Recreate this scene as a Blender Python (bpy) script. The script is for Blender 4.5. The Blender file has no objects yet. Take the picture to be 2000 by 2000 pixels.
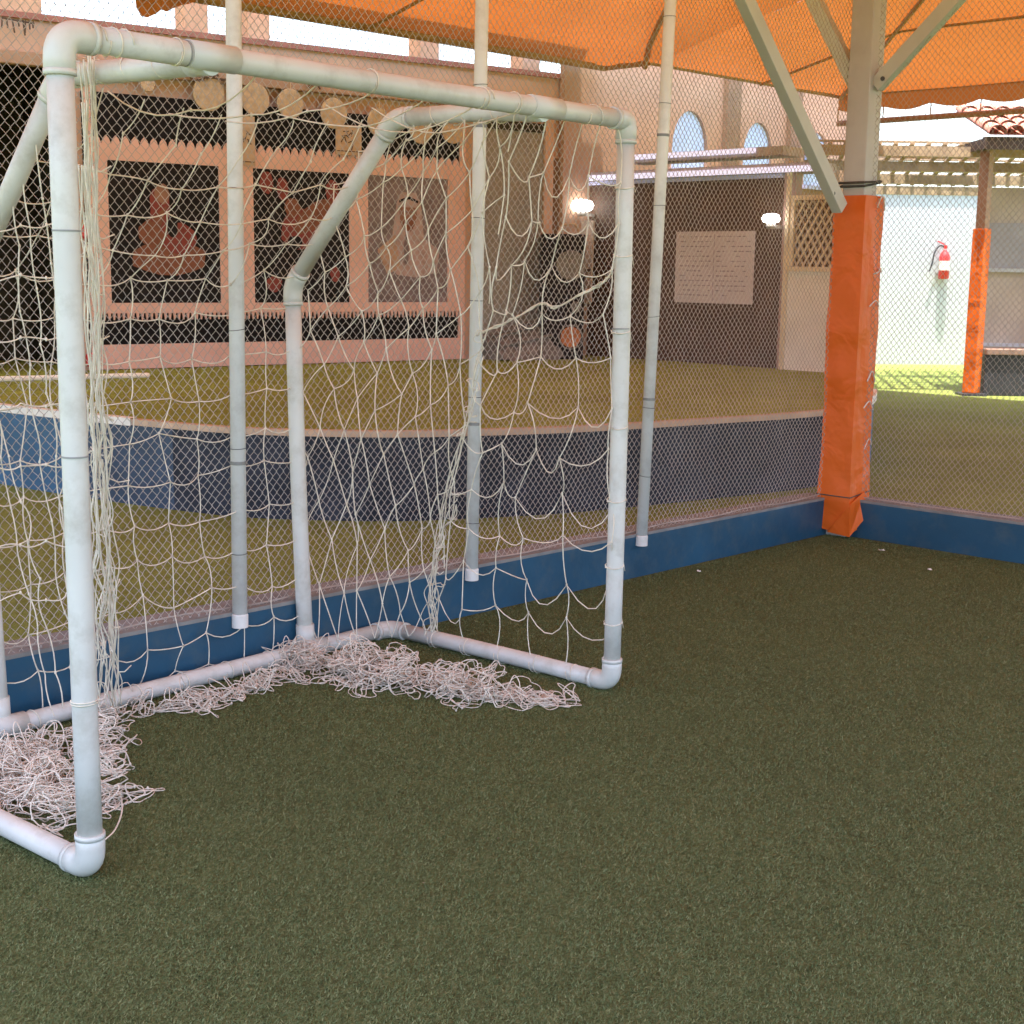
import bpy, math, random
import numpy as np
from mathutils import Vector
random.seed(7); rng = np.random.default_rng(7)
D = bpy.data
scene = bpy.context.scene
COL = scene.collection
R = math.radians

# ------------------------------------------------------------------ camera solve (measured from the photograph)
F_PX, PITCH, ROLL, CAM_H = 2750.0, math.atan(474/2750), 0.0139, 1.45
Fv = np.array([0, math.cos(PITCH), -math.sin(PITCH)])
_r = np.array([1., 0, 0]); _u = np.array([0, math.sin(PITCH), math.cos(PITCH)])
Rv = math.cos(ROLL)*_r + math.sin(ROLL)*_u
Uv = -math.sin(ROLL)*_r + math.cos(ROLL)*_u
CAM = np.array([0, 0, CAM_H])
def ray(x, y): return Fv + (x-1000)/F_PX*Rv - (y-1000)/F_PX*Uv
def gz(x, y, z=0.0):
    d = ray(x, y); return CAM + d*(z-CAM_H)/d[2]
def vp(p0, n, x, y):
    d = ray(x, y); return CAM + d*(np.dot(np.array(p0)-CAM, n)/np.dot(d, n))
def V(*a): return np.array(a, float)
def nrm(v): return v/np.linalg.norm(v)
Z = V(0, 0, 1)
A = V(math.cos(R(45.8)), math.sin(R(45.8)), 0)      # along the long kerb
B = V(A[1], -A[0], 0)                                # towards the right-hand kerb end

# ------------------------------------------------------------------ mesh builder
class MB:
    def __init__(s): s.v = []; s.f = []; s.m = []; s.n = 0
    def add(s, verts, faces, mi=0):
        s.v.append(np.asarray(verts, float).reshape(-1, 3))
        for f in faces: s.f.append([i+s.n for i in f]); s.m.append(mi)
        s.n += len(s.v[-1])
    def box(s, o, dx, dy, dz, mi=0):                 # corner o and three edge vectors
        o, dx, dy, dz = map(np.array, (o, dx, dy, dz))
        v = [o, o+dx, o+dx+dy, o+dy, o+dz, o+dx+dz, o+dx+dy+dz, o+dy+dz]
        f = [(0,3,2,1),(4,5,6,7),(0,1,5,4),(1,2,6,5),(2,3,7,6),(3,0,4,7)]
        if np.dot(np.cross(dx, dy), dz) < 0: f = [t[::-1] for t in f]
        s.add(v, f, mi)
    def bar(s, p, q, w, h, mi=0, up=Z):              # rectangular bar between points
        p, q = np.array(p, float), np.array(q, float); d = nrm(q-p)
        x = np.cross(d, up)
        if np.linalg.norm(x) < 1e-3: x = np.cross(d, V(0, 1, 0))
        x = nrm(x); y = np.cross(x, d)
        s.box(p - x*w/2 - y*h/2, x*w, q-p, y*h, mi)
    def tube(s, pts, r, n=12, caps=True, mi=0):
        P = np.asarray(pts, float); k = len(P)
        if k < 2: return
        T = np.gradient(P, axis=0); T /= np.maximum(np.linalg.norm(T, axis=1), 1e-9)[:, None]
        ref = V(0, 0, 1) if abs(T[0][2]) < .9 else V(1, 0, 0)
        x = nrm(np.cross(T[0], ref)); rings = []
        rr = r if hasattr(r, '__len__') else [r]*k
        a = np.arange(n)*2*math.pi/n
        for i in range(k):
            x = x - T[i]*np.dot(x, T[i]); x = nrm(x); y = np.cross(T[i], x)
            rings.append(P[i] + rr[i]*(np.cos(a)[:, None]*x + np.sin(a)[:, None]*y))
        f = []
        for i in range(k-1):
            for j in range(n):
                j2 = (j+1) % n
                f.append((i*n+j, i*n+j2, (i+1)*n+j2, (i+1)*n+j))
        if caps: f += [tuple(range(n))[::-1], tuple((k-1)*n+j for j in range(n))]
        s.add(np.concatenate(rings), f, mi)
    def poly(s, pts, nvec, t, mi=0):                 # extruded polygon
        P = np.asarray(pts, float); k = len(P); nvec = nrm(np.array(nvec, float))
        v = np.concatenate([P, P+nvec*t])
        nn = sum(np.cross(P[i], P[(i+1) % k]) for i in range(k))
        f = [tuple(range(k))[::-1], tuple(range(k, 2*k))] + [(i, (i+1) % k, k+(i+1) % k, k+i) for i in range(k)]
        if np.dot(nn, nvec) < 0: f = [t_[::-1] for t_ in f]
        s.add(v, f, mi)
    def lathe(s, c, ax, prof, n=20, mi=0):           # prof: (distance along ax, radius)
        ax = nrm(np.array(ax, float)); c = np.array(c, float)
        s.tube([c+ax*d for d, _ in prof], [max(q, 1e-4) for _, q in prof], n, True, mi) if False else s._lathe(c, ax, prof, n, mi)
    def _lathe(s, c, ax, prof, n, mi):
        x = np.cross(ax, Z if abs(ax[2]) < .9 else V(1, 0, 0)); x = nrm(x); y = np.cross(ax, x)
        a = np.arange(n)*2*math.pi/n; k = len(prof); v = []
        for d, q in prof: v.append(c+ax*d+max(q, 1e-4)*(np.cos(a)[:, None]*x+np.sin(a)[:, None]*y))
        f = [(i*n+j, i*n+(j+1) % n, (i+1)*n+(j+1) % n, (i+1)*n+j) for i in range(k-1) for j in range(n)]
        f += [tuple(range(n))[::-1], tuple((k-1)*n+j for j in range(n))]
        s.add(np.concatenate(v), f, mi)
    def grid(s, P, mi=0):                            # (r,c,3) sheet
        r, c = P.shape[:2]
        s.add(P.reshape(-1, 3), [(i*c+j, i*c+j+1, (i+1)*c+j+1, (i+1)*c+j) for i in range(r-1) for j in range(c-1)], mi)
    def build(s, name, mats, parent=None, smooth=False, bevel=0, origin=None):
        me = D.meshes.new(name)
        v = np.concatenate(s.v)
        par_loc = V(0, 0, 0)
        q = parent
        while q is not None: par_loc = par_loc + np.array(q.location); q = q.parent
        if origin is None: origin = par_loc
        me.from_pydata((v-origin).tolist(), [], s.f)
        if not isinstance(mats, (list, tuple)): mats = [mats]
        for m in mats: me.materials.append(m)
        if len(mats) > 1: me.polygons.foreach_set('material_index', s.m)
        if smooth: me.polygons.foreach_set('use_smooth', [True]*len(me.polygons))
        me.update()
        o = D.objects.new(name, me); COL.objects.link(o)
        o.location = origin - par_loc
        if parent is not None: o.parent = parent
        if bevel:
            b = o.modifiers.new('bevel', 'BEVEL'); b.width = bevel; b.segments = 2; b.limit_method = 'ANGLE'
        return o
def tag(o, label=None, cat=None, group=None, kind=None):
    if label: o['label'] = label
    if cat: o['category'] = cat
    if group: o['group'] = group
    if kind: o['kind'] = kind
    return o
def empty(name, loc, label, cat, group=None):
    o = D.objects.new(name, None); COL.objects.link(o); o.location = loc; o.empty_display_size = .1
    return tag(o, label, cat, group)
def fillet(pts, rad, n=6):                           # polyline with rounded corners
    P = [np.array(p, float) for p in pts]; out = [P[0]]
    for i in range(1, len(P)-1):
        d1 = nrm(P[i-1]-P[i]); d2 = nrm(P[i+1]-P[i])
        a, b = P[i]+d1*rad, P[i]+d2*rad
        for k in range(n+1):
            t = k/n; out.append((1-t)**2*a + 2*t*(1-t)*P[i] + t*t*b)
    out.append(P[-1]); return out
def smoothpath(P, sub=5):                            # Catmull-Rom
    P = [np.array(p, float) for p in P]; Q = [2*P[0]-P[1]]+P+[2*P[-1]-P[-2]]; out = []
    for i in range(1, len(Q)-2):
        for k in range(sub):
            t = k/sub; a, b, c, d = Q[i-1:i+3]
            out.append(.5*((2*b)+(c-a)*t+(2*a-5*b+4*c-d)*t*t+(3*b-a-3*c+d)*t**3))
    out.append(P[-1]); return out

# ------------------------------------------------------------------ materials
def new_mat(name):
    m = D.materials.new(name); m.use_nodes = True; nt = m.node_tree
    return m, nt, nt.nodes['Principled BSDF']
def N(nt, t, **kw):
    n = nt.nodes.new(t)
    for k, v in kw.items(): setattr(n, k, v)
    return n
def mat(name, col, rough=.6, var=.12, scale=6, bump=0, bscale=60, metal=0, dirt=None, dscale=3, damt=.35, spec=.5):
    m, nt, p = new_mat(name); L = nt.links.new
    tc = N(nt, 'ShaderNodeTexCoord')
    no = N(nt, 'ShaderNodeTexNoise'); no.inputs['Scale'].default_value = scale; no.inputs['Detail'].default_value = 6
    L(tc.outputs['Object'], no.inputs['Vector'])
    rp = N(nt, 'ShaderNodeValToRGB')
    c = np.array(col)
    rp.color_ramp.elements[0].position = .3; rp.color_ramp.elements[1].position = .7
    rp.color_ramp.elements[0].color = (*np.clip(c*(1-var), 0, 1), 1); rp.color_ramp.elements[1].color = (*np.clip(c*(1+var), 0, 1), 1)
    L(no.outputs['Fac'], rp.inputs['Fac']); out = rp.outputs['Color']
    if dirt is not None:
        n2 = N(nt, 'ShaderNodeTexNoise'); n2.inputs['Scale'].default_value = dscale; n2.inputs['Detail'].default_value = 9; n2.inputs['Roughness'].default_value = .7
        L(tc.outputs['Object'], n2.inputs['Vector'])
        r2 = N(nt, 'ShaderNodeValToRGB'); r2.color_ramp.elements[0].position = .48; r2.color_ramp.elements[1].position = .75
        r2.color_ramp.elements[0].color = (0, 0, 0, 1); r2.color_ramp.elements[1].color = (damt, damt, damt, 1)
        L(n2.outputs['Fac'], r2.inputs['Fac'])
        mx = N(nt, 'ShaderNodeMixRGB'); L(r2.outputs['Color'], mx.inputs['Fac']); L(out, mx.inputs['Color1']); mx.inputs['Color2'].default_value = (*dirt, 1)
        out = mx.outputs['Color']
    L(out, p.inputs['Base Color'])
    p.inputs['Roughness'].default_value = rough; p.inputs['Metallic'].default_value = metal
    p.inputs['Specular IOR Level'].default_value = spec
    if bump:
        nb = N(nt, 'ShaderNodeTexNoise'); nb.inputs['Scale'].default_value = bscale; nb.inputs['Detail'].default_value = 4
        L(tc.outputs['Object'], nb.inputs['Vector'])
        bp = N(nt, 'ShaderNodeBump'); bp.inputs['Strength'].default_value = bump; bp.inputs['Distance'].default_value = .01
        L(nb.outputs['Fac'], bp.inputs['Height']); L(bp.outputs['Normal'], p.inputs['Normal'])
    return m
def turf_mat(name, c1, c2, c3):
    m, nt, p = new_mat(name); L = nt.links.new
    tc = N(nt, 'ShaderNodeTexCoord')
    def noise(s, d=3, rgh=.6):
        n = N(nt, 'ShaderNodeTexNoise'); n.inputs['Scale'].default_value = s; n.inputs['Detail'].default_value = d; n.inputs['Roughness'].default_value = rgh
        L(tc.outputs['Object'], n.inputs['Vector']); return n
    fine = noise(95, 6, .8); mid = noise(7, 6, .7); big = noise(.8, 4)
    r = N(nt, 'ShaderNodeValToRGB'); e = r.color_ramp.elements
    e[0].position = .32; e[0].color = (*c1, 1); e[1].position = .72; e[1].color = (*c3, 1)
    k = e.new(.52); k.color = (*c2, 1); L(fine.outputs['Fac'], r.inputs['Fac'])
    mr = N(nt, 'ShaderNodeMapRange'); mr.inputs[1].default_value = .3; mr.inputs[2].default_value = .7; mr.inputs[3].default_value = .88; mr.inputs[4].default_value = 1.12
    L(mid.outputs['Fac'], mr.inputs[0])
    mr2 = N(nt, 'ShaderNodeMapRange'); mr2.inputs[1].default_value = .3; mr2.inputs[2].default_value = .7; mr2.inputs[3].default_value = .85; mr2.inputs[4].default_value = 1.15
    L(big.outputs['Fac'], mr2.inputs[0])
    mu = N(nt, 'ShaderNodeMath', operation='MULTIPLY'); L(mr.outputs[0], mu.inputs[0]); L(mr2.outputs[0], mu.inputs[1])
    mp = N(nt, 'ShaderNodeMapping'); mp.inputs['Rotation'].default_value = (0, 0, .78); mp.inputs['Scale'].default_value = (55, 9, 1); L(tc.outputs['Object'], mp.inputs['Vector'])
    st = N(nt, 'ShaderNodeTexNoise'); st.inputs['Scale'].default_value = 1; st.inputs['Detail'].default_value = 5; L(mp.outputs[0], st.inputs['Vector'])
    ms = N(nt, 'ShaderNodeMapRange'); ms.inputs[1].default_value = .3; ms.inputs[2].default_value = .7; ms.inputs[3].default_value = .86; ms.inputs[4].default_value = 1.14; L(st.outputs['Fac'], ms.inputs[0])
    mm = N(nt, 'ShaderNodeMath', operation='MULTIPLY'); L(mu.outputs[0], mm.inputs[0]); L(ms.outputs[0], mm.inputs[1]); mu = mm
    vo = N(nt, 'ShaderNodeTexVoronoi'); vo.inputs['Scale'].default_value = 16; L(tc.outputs['Object'], vo.inputs['Vector'])
    fl_ = N(nt, 'ShaderNodeMath', operation='LESS_THAN'); L(vo.outputs['Distance'], fl_.inputs[0]); fl_.inputs[1].default_value = .055
    gate = noise(2.3, 2); gt = N(nt, 'ShaderNodeMath', operation='GREATER_THAN'); L(gate.outputs['Fac'], gt.inputs[0]); gt.inputs[1].default_value = .56
    fg = N(nt, 'ShaderNodeMath', operation='MULTIPLY'); L(fl_.outputs[0], fg.inputs[0]); L(gt.outputs[0], fg.inputs[1])
    fm = N(nt, 'ShaderNodeMixRGB'); L(fg.outputs[0], fm.inputs['Fac']); L(r.outputs['Color'], fm.inputs['Color1']); fm.inputs['Color2'].default_value = (.32, .30, .20, 1)
    vm = N(nt, 'ShaderNodeVectorMath', operation='SCALE'); L(fm.outputs['Color'], vm.inputs[0]); L(mu.outputs[0], vm.inputs['Scale'])
    L(vm.outputs[0], p.inputs['Base Color']); p.inputs['Roughness'].default_value = .9; p.inputs['Specular IOR Level'].default_value = .15
    bn = noise(160, 3, .7)
    bp = N(nt, 'ShaderNodeBump'); bp.inputs['Strength'].default_value = .9; bp.inputs['Distance'].default_value = .015
    L(bn.outputs['Fac'], bp.inputs['Height']); L(bp.outputs['Normal'], p.inputs['Normal'])
    return m
def fabric_mat(name, col, trans, tf, scale=3, bump=.3, var=.12):
    m, nt, p = new_mat(name); L = nt.links.new
    tc = N(nt, 'ShaderNodeTexCoord'); no = N(nt, 'ShaderNodeTexNoise'); no.inputs['Scale'].default_value = scale; no.inputs['Detail'].default_value = 7
    L(tc.outputs['Object'], no.inputs['Vector'])
    rp = N(nt, 'ShaderNodeValToRGB'); rp.color_ramp.elements[0].position = .3; rp.color_ramp.elements[1].position = .7
    c = np.array(trans); rp.color_ramp.elements[0].color = (*(c*(1-var)), 1); rp.color_ramp.elements[1].color = (*np.clip(c*(1+var), 0, 1), 1)
    L(no.outputs['Fac'], rp.inputs['Fac'])
    tl = N(nt, 'ShaderNodeBsdfTranslucent'); L(rp.outputs['Color'], tl.inputs['Color'])
    p.inputs['Base Color'].default_value = (*col, 1); p.inputs['Roughness'].default_value = .7
    mx = N(nt, 'ShaderNodeMixShader'); mx.inputs[0].default_value = tf
    L(p.outputs[0], mx.inputs[1]); L(tl.outputs[0], mx.inputs[2])
    L(mx.outputs[0], nt.nodes['Material Output'].inputs['Surface'])
    bn = N(nt, 'ShaderNodeTexNoise'); bn.inputs['Scale'].default_value = 1.5; L(tc.outputs['Object'], bn.inputs['Vector'])
    bp = N(nt, 'ShaderNodeBump'); bp.inputs['Strength'].default_value = bump; bp.inputs['Distance'].default_value = .1
    L(bn.outputs['Fac'], bp.inputs['Height']); L(bp.outputs['Normal'], p.inputs['Normal']); L(bp.outputs['Normal'], tl.inputs['Normal'])
    return m
def emit_mat(name, col, s):
    m, nt, p = new_mat(name); p.inputs['Base Color'].default_value = (*col, 1)
    p.inputs['Emission Color'].default_value = (*col, 1); p.inputs['Emission Strength'].default_value = s; return m

M = dict(
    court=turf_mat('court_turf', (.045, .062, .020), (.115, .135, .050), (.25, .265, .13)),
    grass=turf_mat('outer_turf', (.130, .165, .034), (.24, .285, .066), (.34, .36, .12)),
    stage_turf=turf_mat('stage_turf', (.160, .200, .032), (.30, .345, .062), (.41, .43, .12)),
    pvc=mat('white_pvc', (.60, .605, .57), .40, .07, 5, dirt=(.34, .32, .26), dscale=11, damt=.55),
    pvc2=mat('pvc_fitting', (.59, .60, .56), .36, .05, 5, dirt=(.35, .34, .29), dscale=6, damt=.3),
    groove=mat('joint_shadow_tape', (.27, .28, .27), .7),  # plain grey of the thin joint rings on the goal pipes
    string=mat('net_string', (.72, .67, .56), .85, .18, 30),
    heap=mat('net_heap_string', (.68, .61, .52), .85, .2, 30),
    wire=mat('fence_wire', (.37, .34, .31), .55, .15, 8),
    steelw=mat('white_steel_post', (.74, .74, .72), .4, .06, 5, dirt=(.32, .28, .24), dscale=9, damt=.45),
    clamp=mat('dark_clamp', (.24, .24, .24), .5, .1, metal=.5),
    blue=mat('blue_paint', (.008, .064, .125), .55, .22, 3, bump=.15, bscale=30, dirt=(.075, .105, .120), dscale=8, damt=.55),
    kerbtop=mat('worn_kerb_top', (.22, .22, .21), .8, .2, 12, bump=.2, dirt=(.10, .16, .22), dscale=5, damt=.6),
    stage_navy=mat('stage_navy_paint', (.022, .048, .095), .55, .25, 3),
    stage_blue=mat('stage_blue_paint', (.030, .105, .205), .5, .2, 3),
    stage_dark=mat('stage_dark_skirt', (.030, .037, .052), .6, .35, 4, spec=.12),
    trim=mat('stage_trim', (.50, .36, .25), .6, .15, 8),
    trimw=mat('stage_trim_white', (.75, .73, .68), .6, .1, 8),
    column=mat('grey_steel_paint', (.47, .455, .445), .45, .08, 4, dirt=(.26, .24, .22), dscale=3, damt=.3),
    brace=mat('grey_brace_paint', (.50, .51, .48), .45, .08, 4),
    bolt=mat('dark_bolt', (.03, .03, .035), .5),
    rope=mat('dark_rope', (.07, .07, .065), .9, .3, 40),
    wall=mat('peach_plaster', (.58, .37, .27), .8, .10, 2.5, bump=.12, bscale=25, dirt=(.48, .31, .22), dscale=1.2, damt=.5),
    wall2=mat('pale_peach_plaster', (.40, .245, .165), .8, .10, 2.5, bump=.12, bscale=25, dirt=(.36, .24, .17), dscale=1.5, damt=.5),
    red_edge=mat('red_coping', (.33, .13, .10), .7, .15),
    pil=mat('brown_pilaster', (.20, .12, .07), .7, .15, 6),
    dark=mat('dark_shutter', (.050, .047, .032), .8, .3, 6, spec=.12),
    black=mat('black_panel', (.008, .007, .008), .6, .3, 6, spec=.12),
    pink=mat('pink_board', (.68, .42, .36), .6, .08, 4, dirt=(.60, .35, .30), dscale=2, damt=.5),
    straw=mat('straw_plate', (.52, .38, .25), .85, .2, 20, bump=.5, bscale=90),
    card=mat('tan_card', (.50, .36, .25), .8, .12, 14),
    ink=mat('brown_ink', (.10, .06, .04), .8),
    grey=mat('grey_door', (.26, .245, .215), .6, .12, 2, dirt=(.16, .15, .13), dscale=1.6, damt=.6),
    tarp_grey=mat('grey_tarp', (.15, .14, .13), .7, .35, 5, bump=.6, bscale=14),
    brown=mat('brown_partition', (.085, .047, .031), .65, .22, 3, dirt=(.058, .033, .024), dscale=2, damt=.6),
    fascia=mat('pale_fascia', (.56, .60, .90), .5, .08),
    slab=mat('grey_slab', (.42, .40, .47), .7, .15),
    paper=mat('white_paper', (.56, .50, .52), .75, .05, 3),
    paperink=mat('paper_ink', (.28, .23, .26), .8),
    white=mat('white_plaster', (.43, .45, .47), .75, .05, 2, dirt=(.46, .45, .42), dscale=1.2, damt=.4),
    screen=mat('cream_panel', (.74, .71, .66), .7, .06, 3),
    lattice=mat('cream_lattice', (.66, .56, .40), .7, .1, 6),
    lattback=mat('brown_backing', (.17, .115, .055), .8, .2, 5),
    speaker=mat('black_cabinet', (.018, .014, .015), .5, .3, 8, spec=.12),
    ring=mat('grey_cone', (.17, .15, .13), .5, .2),
    orangecone=mat('orange_cone', (.42, .14, .04), .5, .2),
    red=mat('red_paint', (.55, .03, .03), .35, .08),
    redlabel=mat('extinguisher_label', (.75, .68, .62), .5),
    hose=mat('black_hose', (.03, .03, .035), .5),
    pergola=mat('pergola_wood', (.38, .28, .18), .7, .25, 8, bump=.2),
    tile=mat('clay_tile', (.52, .20, .13), .7, .25, 12, bump=.3),
    fasciab=mat('dark_wood', (.060, .035, .022), .7, .2, 8),
    post=mat('tan_post', (.32, .19, .12), .7, .12, 5),
    counter=mat('charcoal_counter', (.022, .022, .028), .6, .3, 6),
    ctop=mat('counter_top', (.24, .15, .11), .5, .15, 8),
    kwall=mat('beige_wall', (.42, .36, .30), .75, .1, 3),
    kwin=mat('grey_window_band', (.30, .29, .31), .4, .1, 3),
    pad=None, seam=mat('orange_seam', (.30, .10, .02), .8, .2),
    eave=mat('tan_eave_pipe', (.36, .20, .07), .7, .15, 5),
    lamp=emit_mat('lamp_glow', (1, .97, .93), 1.8),
    led=emit_mat('led_strip', (.72, .74, 1.0), .16),  # faint blue-white glow added to the slab edges
    glove=mat('white_rod', (.85, .83, .74), .4, .04),
    scrap=mat('white_scrap', (.75, .74, .70), .7),
    banner=mat('printed_banner', (.60, .52, .46), .7, .22, 40, dirt=(.33, .24, .20), dscale=26, damt=.8),
    pinkwall=mat('mauve_pilaster', (.40, .27, .24), .7, .12, 4),
    figred=mat('print_red', (.21, .026, .018), .6, .3, 9, dirt=(.03, .018, .015), dscale=9, damt=.85), figrust=mat('print_rust', (.20, .062, .028), .6, .3, 9, dirt=(.03, .018, .015), dscale=9, damt=.85),
    figskin=mat('print_skin', (0.260, 0.124, 0.081), .6, .3, 9, dirt=(.03, .018, .015), dscale=9, damt=.35), figcloth=mat('print_cloth', (.40, .29, .28), .6, .3, 9, dirt=(.03, .018, .015), dscale=9, damt=.35),
    figtan=mat('print_tan', (.42, .27, .19), .6, .3, 9, dirt=(.03, .018, .015), dscale=9, damt=.35), figgrey=mat('print_grey', (.17, .13, .14), .6, .3, 7),
    figblack=mat('print_black', (.012, .010, .011), .55, .4, 7, spec=.12),
)
M['pad'] = fabric_mat('orange_tarp', (.78, .150, .010), (.8, .2, .01), .12, 6, .5)
# creased tarp
def tarp_creases(m):
    nt = m.node_tree; L = nt.links.new; p = nt.nodes['Principled BSDF']
    tc = N(nt, 'ShaderNodeTexCoord'); w = N(nt, 'ShaderNodeTexNoise'); w.inputs['Scale'].default_value = 4; w.inputs['Detail'].default_value = 3; w.inputs['Roughness'].default_value = .5
    w.inputs['Distortion'].default_value = .5
    L(tc.outputs['Object'], w.inputs['Vector'])
    bp = N(nt, 'ShaderNodeBump'); bp.inputs['Strength'].default_value = .8; bp.inputs['Distance'].default_value = .04
    L(w.outputs['Fac'], bp.inputs['Height']); L(bp.outputs['Normal'], p.inputs['Normal'])
    p.inputs['Roughness'].default_value = .5
tarp_creases(M['pad'])
M['canopy'] = fabric_mat('orange_canopy_fabric', (.42, .165, .055), (.60, .160, .030), .15, 1.2, .25, .10)
M['pane'] = fabric_mat('frosted_blue_pane', (.50, .53, .62), (.74, .79, .95), .8, 3, .1, .05)
M['sheet'] = fabric_mat('translucent_roof_sheet', (.72, .70, .66), (.85, .80, .72), .55, 3, .1, .05)  # for the added overhead sheet that softens sun on the facade
M['valance'] = fabric_mat('orange_valance', (.44, .19, .06), (.64, .20, .04), .16, 2, .3, .1)

# ------------------------------------------------------------------ ground
g = MB(); g.grid(np.array([[V(x, y, 0) for x in np.linspace(-70, 70, 8)] for y in np.linspace(-50, 90, 8)]))
tag(g.build('ground', M['grass'], origin=V(0, 0, 0)), kind='structure')
# court: inside the two kerbs
KC = V(1.80, 7.83, 0)                                # inner kerb corner
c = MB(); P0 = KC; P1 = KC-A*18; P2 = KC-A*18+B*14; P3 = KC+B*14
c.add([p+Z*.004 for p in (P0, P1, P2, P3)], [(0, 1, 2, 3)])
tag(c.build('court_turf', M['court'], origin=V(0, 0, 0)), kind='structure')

# short upright fibres of the artificial turf (countless: one object)
def turf_fibres(n):
    rr = rng.uniform(1.2, 8.6, n*3); an = rng.uniform(R(24), R(150), n*3)   # denser towards the near part of the court
    Q = np.stack([rr*np.cos(an), rr*np.sin(an), np.full(n*3, .004)], 1)
    rel = Q-KC; ok = (rel@A < -.02) & (rel@B > .02); Q = Q[ok][:n]; k = len(Q)
    dist = np.linalg.norm(Q[:, :2], axis=1)
    th = rng.uniform(0, 6.283, k); w_ = (.0007+.0003*dist)*rng.uniform(.6, 1.2, k); h_ = rng.uniform(.003, .0065, k)
    side = np.stack([np.cos(th), np.sin(th), np.zeros(k)], 1)*w_[:, None]
    lean = np.stack([rng.normal(.002, .004, k), rng.normal(.001, .004, k), h_], 1)
    v = np.stack([Q-side, Q+side, Q+lean], 1).reshape(-1, 3)
    me = D.meshes.new('turf_fibres'); me.vertices.add(3*k); me.vertices.foreach_set('co', v.ravel())
    me.loops.add(3*k); me.loops.foreach_set('vertex_index', np.arange(3*k)); me.polygons.add(k)
    me.polygons.foreach_set('loop_start', np.arange(k)*3); me.update(calc_edges=True)
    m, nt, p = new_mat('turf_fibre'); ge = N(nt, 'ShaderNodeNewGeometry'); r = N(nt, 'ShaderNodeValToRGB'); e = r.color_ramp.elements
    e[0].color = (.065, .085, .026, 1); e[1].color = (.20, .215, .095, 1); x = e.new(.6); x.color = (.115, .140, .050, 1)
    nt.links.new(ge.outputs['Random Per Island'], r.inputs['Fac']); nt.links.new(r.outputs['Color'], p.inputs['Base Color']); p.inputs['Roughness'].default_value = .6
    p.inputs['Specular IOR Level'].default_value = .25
    me.materials.append(m); o = D.objects.new('turf_fibres', me); COL.objects.link(o); tag(o, 'short green plastic fibres of the artificial turf', 'turf', kind='stuff')
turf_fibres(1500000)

# ------------------------------------------------------------------ low kerb walls
KH, KT = .215, .16
def kerb(name, p, d, L, out, label):
    e = empty(name, p, label, 'low wall')
    m = MB(); m.box(p-Z*.05, d*L, out*KT, Z*(KH-.012+.05)); m.build('wall_face', M['blue'], e)
    m = MB(); m.box(p+Z*(KH-.012)-out*.003, d*L, out*(KT+.006), Z*.014); m.build('wall_top', M['kerbtop'], e)
kerb('low_wall', KC, -A, 12, -B, 'low blue painted kerb wall running behind the goal to the orange pillar')
kerb('low_wall', KC+A*KT-B*0, B, 9, A*-1*-1*0+A*.0001-A if False else -A, 'low blue painted kerb wall leading right from the orange pillar')

# ------------------------------------------------------------------ chain link
def chainlink(mb, o, d, n, L, H, z0, pitch, hp, rad):
    """zigzag wires: wire i weaves between columns i and i+1; o start, d direction, n normal"""
    ncol = int(L/pitch); nz = int(H/hp)
    k = np.arange(nz+1); zz = z0 + k*hp
    for i in range(ncol):
        off = ((k+i) % 2)
        x = (i+off*1.0)*pitch + rng.normal(0, .0012, nz+1)
        y = np.where((k+i) % 2 == 0, rad*.9, -rad*.9)
        drift = .008*np.sin(zz*1.7+i*.02)+.006*np.sin(i*.13+zz*.6)
        P = o + np.outer(x, d) + np.outer(y+drift, n) + np.outer(zz+rng.normal(0, .001, nz+1)+.006*math.sin(i*.21), Z)
        tri = []
        for a_ in (0, 2.094, 4.189):
            tri.append(P + rad*(math.cos(a_)*n + math.sin(a_)*d))
        vv = np.stack(tri, 1).reshape(-1, 3)
        ff = [(q*3+j, q*3+(j+1) % 3, (q+1)*3+(j+1) % 3, (q+1)*3+j) for q in range(nz) for j in range(3)]
        mb.add(vv, ff)
fe = empty('chain_link_fence', KC-A*4, 'chain link fence with white pipe posts standing on the kerb behind the goal', 'fence')
m = MB(); chainlink(m, KC-A*8.6-B*.030, A, -B, 8.62, 3.9, KH-.008, .0168, .0192, .0018); m.build('wire_mesh', M['wire'], fe)
m = MB(); pts = [KC-A*8.6-B*.03+A*t+Z*(KH+.012+.006*math.sin(t*9)) for t in np.linspace(0, 8.6, 120)]
m.tube(pts, .0035, 4); m.build('bottom_wire', M['wire'], fe)
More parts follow.
